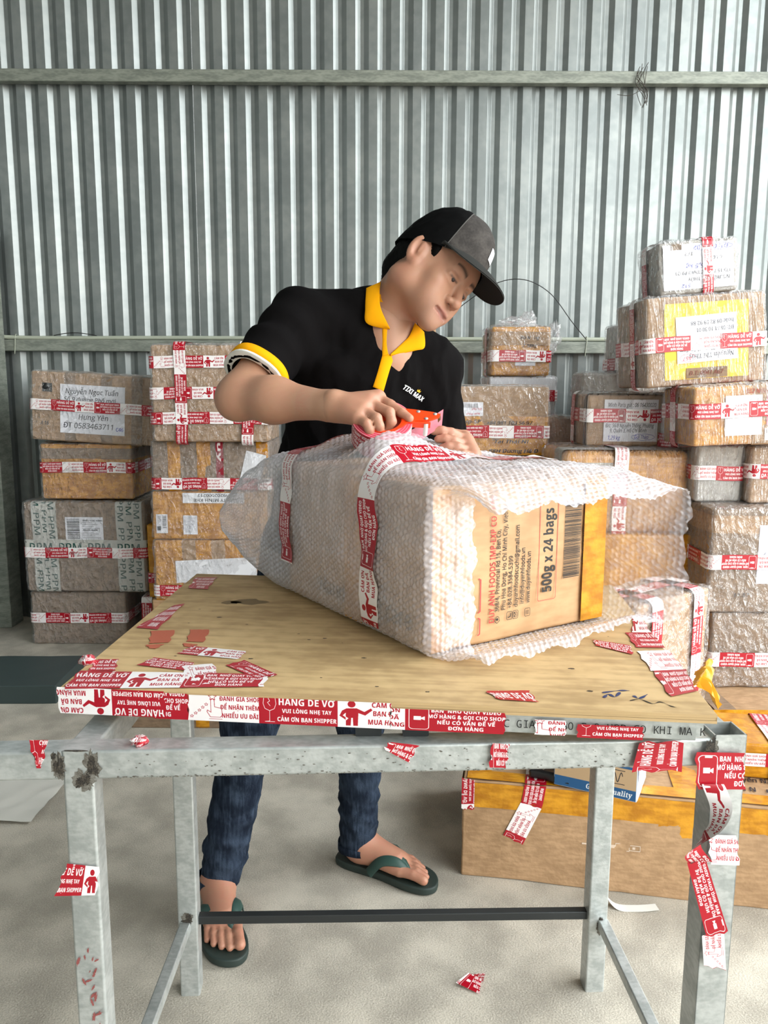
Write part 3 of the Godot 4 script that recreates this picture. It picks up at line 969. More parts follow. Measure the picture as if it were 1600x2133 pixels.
func scribble(pts: Array, w: float) -> Geo:
	var g := Geo.new()
	var c := curve(pts, pts.size() * 6)
	for k in c.size():
		var d := (c[mini(k + 1, c.size() - 1)] - c[maxi(k - 1, 0)]).normalized()
		var s := Vector3(-d.z, 0, d.x) * w * (0.6 + 0.4 * sin(k * 0.7))
		var p := Vector3(c[k].x, 0.8326, c[k].z)
		g.vert(p - s)
		g.vert(p + s)
	for k in c.size() - 1:
		g.quad(k * 2, k * 2 + 2, k * 2 + 3, k * 2 + 1)
	g.smooth()
	if g.n[0].y < 0:
		for k in range(0, g.i.size(), 3):
			var q := g.i[k + 1]
			g.i[k + 1] = g.i[k + 2]
			g.i[k + 2] = q
		g.smooth()
	return g

func crumple(at: Vector3, r: float, s: float) -> Geo:
	var g := Geo.new()
	var rows := 9
	var cols := 12
	for j in rows:
		for k in cols:
			var th := PI * j / (rows - 1)
			var ph := TAU * k / cols
			var d := Vector3(sin(th) * cos(ph), cos(th), sin(th) * sin(ph))
			g.vert(at + d * r * (0.8 + 0.9 * ridge.get_noise_3dv(d * 1.6 + Vector3(s, 0, -s))) * Vector3(1.1, 0.8, 0.9), Vector2(float(k) / cols, float(j) / rows))
	g.grid(0, rows, cols, true)
	g.smooth()
	return g

func put_on(called: String, g: Geo, m: Material, root: Node3D) -> MeshInstance3D:
	return put(called, g, m, root)

# ------------------------------------------------------------------ parcels
# A parcel stands at "at" (middle of its base). tapes: [kind, place, u0, upside_down] with kind "belt" (round the sides) or "loop" (over the top);
# bands of brown tape: [kind, place, width]; sheets on the front: [x, y, w, h, material name]
func parcel(label: String, group: String, size: Vector3, at: Vector3, yaw: float, roll: float, skin: String, film: String, tapes: Array, bands := [], sheets := [], s := 1.0, corner := 0.008) -> Node3D:
	var p := thing("parcel", label, "box", at, deg_to_rad(yaw), group)
	p.rotation.z = deg_to_rad(roll)
	obj("carton", soft_box(size, corner, 0.06, 0.003, 0.004, s).mesh(), M[skin], p)
	var rise := 0.0
	for b in bands:
		rise += 0.0006
		obj("packing_tape", wrap_strip(size, b[0], b[1], b[2], 0.0038 + rise, 0.0, false).mesh(), M[b[3] if b.size() > 3 else "orange_tape"], p)
	for q in sheets:
		obj(q[5] if q.size() > 5 else "paper_label", sheet(q[0], q[1], q[2], q[3], size.z / 2 + 0.0065 + (q[6] if q.size() > 6 else 0.0), s, q[7] if q.size() > 7 else 0.0).mesh(), M[q[4]], p)
	if film != "":
		var g := soft_box(size + Vector3(0.014, 0.010, 0.014), corner + 0.010, 0.013, 0.0065, 0.001, s * 3.1, Vector3(1.6, 3.5, 1.6) if film == "stretch_film" else Vector3(3.5, 1.0, 3.5))
		for k in g.v.size():
			g.v[k].y = maxf(g.v[k].y - 0.003, 0.0006)
		g.n.clear()
		g.smooth()
		g.weld_normals()
		obj("stretch_film", g.mesh(), M[film], p)
	var lift := 0.0
	for t in tapes:
		lift += 0.0013
		obj("printed_tape", wrap_strip(size, t[0], t[1], TAPE_W if t.size() < 5 else t[4], lift + (0.0105 if film != "" else 0.0045), t[2], t[3], s).mesh(), M.tape, p)
	return p

func sheet(x: float, y: float, w: float, h: float, z: float, s: float, turn := 0.0) -> Geo:
	var g := Geo.new()
	var n := 8
	for r in n + 1:
		for k in n + 1:
			var a := float(k) / n
			var b := float(r) / n
			var q := Vector2((a - 0.5) * w, (b - 0.5) * h).rotated(deg_to_rad(turn))
			g.vert(Vector3(x + q.x, y + q.y, z + 0.0012 * noise.get_noise_3d(q.x * 14 + s, q.y * 14, s)), Vector2(a, 1.0 - b))
	g.grid(0, n + 1, n + 1)
	return g

func wrap_strip(size: Vector3, kind: String, place: float, width: float, off: float, u0: float, upside_down: bool, s := 0.0) -> Geo:
	var path := PackedVector3Array()
	var across := PackedVector3Array()
	var r := 0.012 + off
	var ha := (size.x if kind != "loop" else size.y) / 2 + off
	var hb := size.z / 2 + off
	if kind == "front_loop":
		ha = size.x / 2 + off
		hb = size.y / 2 + off
	var raw := []
	for q in 4:
		var cx := (ha - r) * (1 if q == 0 or q == 3 else -1)
		var cy := (hb - r) * (1 if q < 2 else -1)
		for k in 5:
			var a := PI / 2 * q + PI / 8 * k
			raw.append(Vector2(cx + r * cos(a), cy + r * sin(a)))
	var pts := []
	for k in raw.size() + 1:   # extra points along the straight sides
		var a: Vector2 = raw[k % raw.size()]
		if k:
			var b: Vector2 = raw[(k - 1) % raw.size()]
			var m := int(a.distance_to(b) / 0.03)
			for j in m:
				pts.append(b.lerp(a, float(j + 1) / (m + 1)))
		pts.append(a)
	pts.reverse()   # so that print runs left to right when seen from outside
	for q in pts:
		var wob := 0.0016 * noise.get_noise_3d(q.x * 22.0, q.y * 22.0, s * 5.0) + 0.004 * noise.get_noise_3d(q.x * 3.0, q.y * 3.0, s * 9.0)
		if kind == "belt":
			path.append(Vector3(q.x, place + wob, q.y))
			across.append(Vector3.UP)
		elif kind == "loop":
			path.append(Vector3(place + wob, size.y / 2 + q.x, q.y))
			across.append(Vector3.LEFT)
		else:
			path.append(Vector3(q.x, size.y / 2 + q.y, place + wob))
			across.append(Vector3.FORWARD)
	var g := ribbon(path, across, width, u0, TAPE_PERIOD, upside_down)
	return g

func label_materials() -> void:
	var ink := Color(0.13, 0.13, 0.17)
	var blue := Color(0.25, 0.27, 0.65)
	var red := Color(0.75, 0.2, 0.25)
	print_mat("label_tuan", paper(512, 384, [["Nguyễn Ngọc Tuấn", 0.06, 0.14, 54, ink, "sans", 0.92, 0.18], ["Số 9 đường Phố mới,", 0.04, 0.3, 48, ink, "sans", 0.95, 0.18], ["Hưng Yên", 0.26, 0.66, 56, ink, "sans", 1.0, 0.15], ["ĐT 0583463711", 0.03, 0.84, 58, ink, "sans", 1.0, 0.12], ["C46", 0.85, 0.88, 40, blue, "sans", 0.9, 0.1]]))
	var im := paper(512, 384, [["hoặc 09 82 59 92 88", 0.04, 0.84, 44, ink, "serif", 0.9, 0.0], ["ĐT: 08 81 10 30 01", 0.04, 0.69, 44, ink, "serif", 0.85], ["Tào xã phú lâm huyện", 0.04, 0.42, 44, ink, "serif", 0.95, 0.15], ["xóm Hạ Giang, thôn Tam", 0.03, 0.28, 46, ink, "serif", 0.86, 0.15], ["Nguyễn Thị Thúy", 0.04, 0.13, 50, ink, "serif", 0.95, 0.15], ["A67", 0.74, 0.1, 44, red, "sans", 1.0, 0.2]], Color(0.9, 0.9, 0.94))
	ring_loop(im, Vector2(425, 42), 66, 32, 3, red)
	im.rotate_180()
	print_mat("label_thuy", im)
	im = paper(512, 384, [["NGUYỄN THỊ THÚY", 0.05, 0.22, 40, ink, "sans", 0.9, 0.1], ["173-15 TỪ DỤC THẢO P9 Q3", 0.03, 0.36, 38, ink, "sans", 0.85, 0.1], ["5,5 kg", 0.4, 0.5, 50, blue, "sans", 1.0, 0.2], ["1/2", 0.55, 0.78, 44, ink, "sans", 1.0, 0.2], ["02.02", 0.15, 0.66, 36, ink, "sans", 1, 0.2], ["ĐT: 0345 02", 0.06, 0.9, 48, blue, "sans", 1.0, 0.15], ["512", 0.6, 0.08, 40, blue, "sans", 1, 0.2]])
	ring_loop(im, Vector2(150, 345), 140, 30, 3, blue)
	im.rotate_180()
	print_mat("label_top", im)
	im = paper(512, 320, [["Minh Paris gửi : 06 16430020", 0.05, 0.13, 42, ink, "sans", 0.84, 0.2], ["Đ/c: 56/8 Nguyễn Thông, Phường", 0.02, 0.62, 40, ink, "sans", 0.78, 0.2], ["9, Quận 3, Hồ Chí Minh", 0.1, 0.74, 40, ink, "sans", 0.85, 0.2], ["1,29 kg", 0.06, 0.91, 42, blue, "sans", 0.9, 0.25], ["Gửi Thảo", 0.56, 0.89, 38, blue, "sans", 0.9, 0.25]])
	ring_loop(im, Vector2(380, 286), 110, 24, 3, blue)
	print_mat("label_minh", im)
	im = paper(256, 192, [["shop APN", 0.3, 0.84, 36, red, "sans", 0.9, 0.2], ["25/10", 0.5, 0.5, 40, red, "sans", 1.0, 0.2]])
	bars(im, 10, 20, 200, 60, Color(0.4, 0.4, 0.42))
	print_mat("label_receipt", im)
	im = paper(256, 192, [["PHIẾU GIAO HÀNG", 0.45, 0.14, 16, ink], ["NGƯỜI NHẬN", 0.45, 0.5, 16, ink]])
	bars(im, 12, 14, 84, 150, Color(0.12, 0.12, 0.12), false)
	for k in 9:
		im.fill_rect(Rect2i(112, 40 + k * 14, 70 + (k * 37) % 60, 3), Color(0.4, 0.4, 0.42))
	print_mat("label_waybill", im)
	im = paper(128, 192, [])
	bars(im, 70, 12, 44, 130, Color(0.12, 0.12, 0.12), false)
	im.fill_rect(Rect2i(8, 120, 40, 44), Color(0.12, 0.12, 0.14))
	for k in 6:
		im.fill_rect(Rect2i(12 + k * 8, 14, 3, 90 - k * 7), Color(0.4, 0.4, 0.42))
	print_mat("label_small", im)
	im = paper(128, 160, [])
	for k in 14:
		im.fill_rect(Rect2i(12, 10 + k * 10, 60 + (k * 41) % 44, 3), Color(0.5, 0.5, 0.52))
	print_mat("label_text", im)
	print_mat("label_khe", paper(384, 96, [["CÔNG TY MINH KHE", 0.02, 0.3, 40, ink, "sans", 0.85], ["0839202000217", 0.15, 0.78, 36, ink, "sans", 0.9]], Color(0.9, 0.9, 0.92), true))
	print_mat("label_crease", paper(320, 320, [["NGUYỄN THÚY", 0.08, 0.2, 34, ink, "sans", 0.9], ["1/2", 0.62, 0.78, 44, ink, "sans", 1, 0.2], ["36 Võ Thị", 0.1, 0.4, 34, ink, "sans", 0.9, 0.1]], Color(0.86, 0.86, 0.92), true))
	im = paper(128, 256, [], Color(0.85, 0.85, 0.87))
	bars(im, 40, 50, 60, 150, Color(0.12, 0.12, 0.12), false)
	print_mat("label_barcode", im)
	# clear tape printed in green
	im = Image.create_empty(512, 96, false, Image.FORMAT_RGBA8)
	im.fill(Color(0.74, 0.735, 0.71))
	for k in 3:
		write(im, "PPM", Vector2(86 + k * 171, 50), 74, Color(0.10, 0.27, 0.24), "sans", 0.95)
	print_mat("ppm_tape", im, 0.25)
	im = Image.create_empty(256, 64, false, Image.FORMAT_RGBA8)
	im.fill(Color(0.55, 0.08, 0.16))
	write(im, "Joybuy", Vector2(110, 32), 48, Color(0.93, 0.9, 0.9), "bold", 0.95)
	print_mat("joybuy_band", im, 0.4)
	# scrawls: ink on clear ground
	for q in [["scrawl_1", "88H Dương Hà Đ", ink], ["scrawl_2", "Tại Thái Nl", ink], ["scrawl_3", "+84 981 103 56 97", ink], ["scrawl_4", "Hp-SP", ink], ["scrawl_5", "Đà Nẵng", ink], ["scrawl_6", "2.58kg", ink], ["scrawl_7", "12.37", ink], ["scrawl_8", "A 16", ink], ["scrawl_9", "Trang Huyền Nam", ink], ["scrawl_10", "152 NGUYỄN 9584", Color(0.6, 0.22, 0.15)], ["scrawl_11", "Đ.T: 0941 A67", Color(0.45, 0.2, 0.15)], ["scrawl_12", "AV A TRẦN ĐẠI YTX", ink]]:
		var t := text_image(q[1], "sans", 44, q[2], 0.95, 0.2)
		var m := print_mat(q[0], t, 0.6)
		m.transparency = BaseMaterial3D.TRANSPARENCY_ALPHA_SCISSOR
		m.alpha_scissor_threshold = 0.4

func make_parcels() -> void:
	label_materials()
	var lg := "wrapped parcels stacked along the left of the back wall"
	var rg := "wrapped parcels stacked along the right of the back wall"
	# outer left stack, from the floor up
	parcel("dark brown cardboard box in clear film, lowest of the far left stack", lg, Vector3(0.456, 0.262, 0.34), Vector3(-1.49, 0, -3.92), 0, 0, "dull_cardboard", "stretch_film", [["belt", 0.135, 0.3, true]], [], [], 1.0)
	var ppm := parcel("brown cardboard box banded with green PPM tape and a white waybill", lg, Vector3(0.575, 0.43, 0.36), Vector3(-1.427, 0.275, -3.90), 0, 0, "dull_cardboard", "stretch_film", [["belt", 0.19, 0.62, false]], [], [[0.0, 0.30, 0.18, 0.125, "label_waybill"]], 2.0)
	for x in [[-0.225, 0.0], [-0.185, 0.3], [-0.155, 0.7], [0.175, 0.5], [0.215, 0.1], [0.252, 0.8]]:
		obj("packing_tape", wrap_strip(Vector3(0.575, 0.43, 0.36), "loop", x[0], 0.048, 0.005 + 0.001 * x[1], x[1], true).mesh(), M.ppm_tape, ppm)
	obj("packing_tape", wrap_strip(Vector3(0.575, 0.43, 0.36), "belt", 0.215, 0.075, 0.008, 0.2, false).mesh(), M.ppm_tape, ppm)
	parcel("small box covered in orange brown tape, under the box with the big handwritten paper", lg, Vector3(0.43, 0.26, 0.32), Vector3(-1.41, 0.722, -3.90), 0, 0, "orange_tape", "stretch_film", [["belt", 0.15, 0.9, false]], [["belt", 0.215, 0.05, "dull_cardboard"]], [], 3.0)
	parcel("wide tilted cardboard box with a large handwritten paper, topmost of the far left stack", lg, Vector3(0.60, 0.315, 0.34), Vector3(-1.352, 0.99, -3.89), 0, -3.2, "cardboard", "stretch_film", [["belt", 0.165, 0.66, false]], [["loop", -0.12, 0.05, "dull_cardboard"], ["loop", 0.05, 0.05, "dull_cardboard"], ["loop", 0.19, 0.05, "dull_cardboard"]], [[-0.015, 0.152, 0.30, 0.225, "label_tuan"], [-0.235, 0.08, 0.05, 0.04, "scrawl_8", "handwriting"], [-0.225, 0.245, 0.045, 0.04, "black_print", "printed_mark"]], 4.0)
	parcel("narrow upright orange carton squeezed in behind the second left stack", lg, Vector3(0.09, 0.355, 0.25), Vector3(-1.082, 0.248, -3.83), 0, 0, "orange_tape", "", [["belt", 0.1, 0.1, false]], [], [], 5.0)
	parcel("low box with red tape on the floor behind the second left stack", lg, Vector3(0.16, 0.244, 0.28), Vector3(-1.08, 0, -3.84), 0, 0, "cardboard", "", [["belt", 0.16, 0.3, false], ["loop", -0.06, 0.3, false]], [], [], 6.0)
	# second left stack
	parcel("large brown box on the floor, lowest of the second left stack behind the table", lg, Vector3(0.488, 0.305, 0.36), Vector3(-0.795, 0, -3.63), 0, 0, "cardboard", "", [["belt", 0.2, 0.3, false]], [], [], 7.0)
	parcel("orange taped box with a wide white sheet, just above the far tabletop corner", lg, Vector3(0.47, 0.272, 0.36), Vector3(-0.785, 0.306, -3.63), 0, 0, "orange_tape", "stretch_film", [["belt", 0.045, 0.05, false]], [["loop", -0.08, 0.06, "cardboard"], ["loop", 0.05, 0.06, "cardboard"]], [[0.04, 0.14, 0.36, 0.10, "paper_white", "paper_label", 0.0, 3.0]], 8.0)
	parcel("orange taped box with two small white stickers in the second left stack", lg, Vector3(0.504, 0.213, 0.36), Vector3(-0.769, 0.584, -3.63), 0, 0, "orange_tape", "stretch_film", [], [["front_loop", 0.1, 0.05, "cardboard"]], [[-0.21, 0.07, 0.05, 0.085, "label_small"], [-0.085, 0.065, 0.062, 0.085, "label_text"], [0.02, 0.185, 0.27, 0.045, "label_khe"]], 9.0)
	var jb := parcel("cardboard box with a dark red Joybuy band down its front", lg, Vector3(0.508, 0.215, 0.36), Vector3(-0.758, 0.80, -3.63), 0, 0, "dull_cardboard", "stretch_film", [["belt", 0.033, 0.44, true]], [["loop", -0.16, 0.055], ["loop", -0.03, 0.06], ["loop", 0.225, 0.05]], [[0.185, 0.1, 0.09, 0.14, "paper_white", "paper_label", 0.0, -14.0]], 10.0)
	obj("brand_band", wrap_strip(Vector3(0.508, 0.215, 0.36), "loop", 0.04, 0.032, 0.007, 0.75, true).mesh(), M.joybuy_band, jb)
	parcel("tall cardboard box crossed with many red tapes, topmost beside the man's elbow", lg, Vector3(0.49, 0.405, 0.36), Vector3(-0.742, 1.02, -3.58), 0, 0, "cardboard", "stretch_film", [["belt", 0.335, 0.78, false], ["belt", 0.205, 0.15, true], ["belt", 0.10, 0.44, true], ["loop", -0.12, 0.3, false], ["loop", 0.16, 0.6, false]], [], [], 11.0)
	# behind the man
	parcel("cardboard box almost hidden behind the man's collar", rg, Vector3(0.318, 0.27, 0.25), Vector3(0.086, 1.27, -4.02), 0, 0, "cardboard", "", [["belt", 0.1, 0.2, false]], [], [], 12.0)
	parcel("plain tall carton hidden behind the man and carrying another box", rg, Vector3(0.42, 1.27, 0.26), Vector3(0.086, 0, -4.0), 0, 0, "dull_cardboard", "", [["belt", 0.6, 0.2, false]], [], [], 13.0)
	# middle stack, right of the man
	parcel("tall brown carton on the floor behind the bubble-wrapped parcel", rg, Vector3(0.40, 0.982, 0.34), Vector3(0.455, 0, -3.39), 0, 0, "dull_cardboard", "", [["belt", 0.8, 0.2, false]], [], [], 14.0)
	parcel("cardboard box scrawled in black marker beside the man's left arm", rg, Vector3(0.384, 0.268, 0.3), Vector3(0.466, 0.988, -3.36), 0, 0, "cardboard", "stretch_film", [["belt", 0.088, 0.24, true]], [["belt", 0.12, 0.06], ["belt", 0.03, 0.07]], [[-0.12, 0.18, 0.10, 0.055, "label_receipt", "printed_mark"], [0.06, 0.012, 0.22, 0.032, "scrawl_1", "handwriting", 0.001], [0.05, 0.05, 0.16, 0.03, "scrawl_2", "handwriting", 0.001], [0.04, 0.125, 0.2, 0.03, "scrawl_3", "handwriting", 0.001], [-0.11, 0.13, 0.09, 0.035, "scrawl_4", "handwriting", 0.001]], 15.0)
	parcel("white carton in crinkled film, half hidden behind the box with black scrawl", rg, Vector3(0.297, 1.30, 0.3), Vector3(0.620, 0, -3.755), 0, 0, "paper_white", "stretch_film_tall", [["belt", 1.22, 0.1, true]], [], [], 16.0)
	var knot := parcel("small orange box with a knot of film on top, beside the peak of the cap", rg, Vector3(0.257, 0.212, 0.25), Vector3(0.602, 1.308, -3.72), 2, 0, "orange_tape", "stretch_film", [["belt", 0.085, 0.3, true], ["front_loop", 0.02, 0.1, false]], [["belt", 0.16, 0.06, "cardboard"]], [[0.04, 0.165, 0.1, 0.03, "scrawl_5", "handwriting", 0.001], [0.04, 0.13, 0.08, 0.028, "scrawl_6", "handwriting", 0.001], [0.02, 0.058, 0.09, 0.03, "paper_white"]], 17.0)
	var kg := Geo.new()
	for q in [[Vector3(0.0, 0.225, 0.03), Vector3(0.085, 0.035, 0.05), 1.0], [Vector3(0.05, 0.25, 0.03), Vector3(0.035, 0.035, 0.03), 4.0], [Vector3(0.155, 0.17, 0.08), Vector3(0.03, 0.06, 0.03), 6.0]]:
		for j in 13:
			for k in 18:
				var th := PI * j / 12.0
				var ph := TAU * k / 18.0
				var d := Vector3(sin(th) * cos(ph), cos(th), sin(th) * sin(ph))
				kg.vert(q[0] + d * q[1] * (0.75 + 0.7 * ridge.get_noise_3dv(d * 2.4 + Vector3(q[2], q[2], 0))), Vector2(k / 6.0, j / 6.0))
		kg.grid(kg.v.size() - 13 * 18, 13, 18, true)
	obj("film_knot", kg.mesh(), M.stretch_film, knot)
	parcel("little brown film-wrapped box between the marker-scrawled box and the handwritten sheet box", rg, Vector3(0.14, 0.11, 0.19), Vector3(0.735, 1.022, -3.44), 0, -2, "dull_cardboard", "stretch_film", [], [], [], 18.0)
	parcel("plain carton under the little brown box, seen only at its top edge", rg, Vector3(0.2, 1.015, 0.22), Vector3(0.762, 0, -3.46), 0, 0, "grey_carton", "stretch_film", [["belt", 0.99, 0.0, false]], [], [], 19.0)
	# right: the broad yellow box and what stands on it
	parcel("tall orange taped carton under the broad box, seen right of the bubble wrap", rg, Vector3(0.475, 0.735, 0.34), Vector3(0.884, 0, -2.955), 0, 0, "orange_tape", "", [["belt", 0.5, 0.2, false]], [], [], 20.0)
	parcel("broad orange box with rounded shiny film corners behind the bubble-wrapped parcel", rg, Vector3(0.455, 0.297, 0.36), Vector3(0.862, 0.736, -2.99), 0, 0, "orange_tape", "stretch_film_tall", [["loop", -0.02, 0.75, false]], [["front_loop", 0.12, 0.12, "grey_carton"]], [[-0.11, 0.19, 0.12, 0.13, "grey_carton", "grey_panel"]], 21.0, 0.03)
	parcel("cardboard box with a white handwritten sheet, standing on the broad orange box", rg, Vector3(0.30, 0.189, 0.22), Vector3(0.903, 1.04, -3.075), 0, 0, "cardboard", "stretch_film_tall", [["belt", 0.112, 0.36, true], ["front_loop", -0.06, 0.1, false]], [["front_loop", 0.1, 0.04, "black_print"]], [[0.012, 0.094, 0.2, 0.155, "label_minh"]], 22.0)
	parcel("slim white parcel on end with a barcode sticker, left of the pink slip box", rg, Vector3(0.06, 0.19, 0.18), Vector3(1.062, 1.045, -3.0), 0, 0, "paper_white", "stretch_film_tall", [["belt", 0.02, 0.6, false]], [], [[0.0, 0.11, 0.05, 0.13, "label_barcode"]], 23.0)
	parcel("small greyish box in film against the dark wall, behind the handwritten sheet box", rg, Vector3(0.20, 0.10, 0.18), Vector3(0.915, 1.212, -3.4), 0, 0, "grey_carton", "stretch_film", [], [], [], 24.0)
	parcel("upright grey carton under the small greyish box by the wall", rg, Vector3(0.22, 1.21, 0.24), Vector3(0.98, 0, -3.4), 0, 0, "grey_carton", "", [["belt", 1.1, 0.2, false]], [], [], 25.0)
	# right edge, from the floor up
	parcel("low wide carton on the floor at the right edge, under the brown film-wrapped boxes", rg, Vector3(0.6, 0.115, 0.42), Vector3(1.26, 0, -2.59), 0, 0, "orange_tape", "", [["belt", 0.06, 0.2, false]], [], [], 26.0)
	parcel("flat carton with black printed squares and writing along its front, right of the tabletop", rg, Vector3(0.6, 0.11, 0.42), Vector3(1.27, 0.119, -2.62), 0, 0, "cardboard", "", [], [["belt", 0.102, 0.03], ["loop", -0.17, 0.07, "dull_cardboard"], ["loop", 0.25, 0.04, "black_print"]], [[-0.03, 0.088, 0.2, 0.03, "scrawl_12", "handwriting", 0.003], [-0.1, 0.03, 0.1, 0.02, "scrawl_8", "handwriting", 0.003], [0.02, 0.055, 0.05, 0.09, "black_print", "printed_mark"]], 27.0)
	parcel("dark brown box behind the table corner, wrapped in streaky film", rg, Vector3(0.40, 0.262, 0.36), Vector3(1.322, 0.236, -2.79), 0, 0, "dull_cardboard", "stretch_film", [["belt", 0.10, 0.44, true]], [], [], 28.0)
	parcel("large brown box with a creased white sheet and one red belt, right edge", rg, Vector3(0.42, 0.35, 0.36), Vector3(1.308, 0.504, -2.785), 0, 0, "dull_cardboard", "stretch_film", [["belt", 0.175, 0.38, true]], [["belt", 0.3, 0.06, "cardboard"]], [[0.045, 0.20, 0.20, 0.20, "label_crease"], [-0.1, 0.06, 0.07, 0.03, "scrawl_7", "handwriting", 0.001]], 29.0)
	parcel("silvery film-wrapped grey box under the pink slip box", rg, Vector3(0.155, 0.190, 0.26), Vector3(1.168, 0.863, -2.88), 0, 0, "grey_carton", "stretch_film_tall", [["belt", 0.10, 0.18, false]], [], [], 30.0)
	parcel("cardboard box in shiny film at the right edge, beside the silvery grey box", rg, Vector3(0.2, 0.19, 0.26), Vector3(1.362, 0.863, -2.84), 0, 0, "cardboard", "stretch_film_tall", [["belt", 0.11, 0.9, true]], [], [], 31.0)
	parcel("orange box with a pink slip and red writing under the yellow fronted box", rg, Vector3(0.32, 0.190, 0.28), Vector3(1.178, 1.072, -2.75), 0, 3, "orange_tape", "stretch_film_tall", [["belt", 0.112, 0.9, false], ["front_loop", -0.02, 0.4, false]], [["loop", 0.12, 0.18, "cardboard"]], [[0.0, 0.095, 0.12, 0.13, "paper_white"], [0.12, 0.11, 0.09, 0.1, "pink_sheet", "pink_slip"], [0.08, 0.172, 0.16, 0.03, "scrawl_10", "handwriting", 0.002], [0.12, 0.03, 0.1, 0.04, "label_receipt", "printed_mark"]], 32.0)
	parcel("large box with a bright yellow front and an upside-down white address sheet", rg, Vector3(0.40, 0.298, 0.34), Vector3(1.105, 1.268, -2.93), 0, 4, "cardboard", "stretch_film_tall", [["belt", 0.14, 0.78, false], ["front_loop", 0.05, 0.4, false]], [], [[0.0, 0.148, 0.285, 0.255, "yellow_sheet", "yellow_panel"], [0.0, 0.155, 0.205, 0.155, "label_thuy", "paper_label", 0.003, 2.0], [0.0, 0.04, 0.14, 0.035, "dull_cardboard", "brown_patch", 0.002], [0.0, 0.04, 0.13, 0.03, "scrawl_11", "handwriting", 0.004]], 33.0)
	parcel("small box faced with white handwritten paper, topmost of the right stack", rg, Vector3(0.262, 0.172, 0.2), Vector3(1.075, 1.578, -2.9), 0, 5, "grey_carton", "stretch_film", [["loop", 0.03, 0.7, false, 0.036], ["front_loop", -0.02, 0.4, false]], [], [[0.0, 0.088, 0.24, 0.15, "label_top"], [-0.075, 0.155, 0.035, 0.02, "dull_cardboard", "printed_mark", 0.002]], 34.0)
	parcel("grey film-wrapped box peeking out behind the yellow fronted box", rg, Vector3(0.5, 0.285, 0.36), Vector3(1.245, 1.235, -3.46), 0, 0, "grey_carton", "stretch_film_tall", [["belt", 0.12, 0.2, false]], [], [], 35.0)
	parcel("tall carton almost hidden behind the right stack, added to keep light off the wall", rg, Vector3(0.62, 1.23, 0.72), Vector3(1.42, 0, -3.70), 0, 0, "dull_cardboard", "", [["belt", 0.9, 0.2, false]], [], [], 36.0)  # added to block side light on the wall; also carries the peeking box

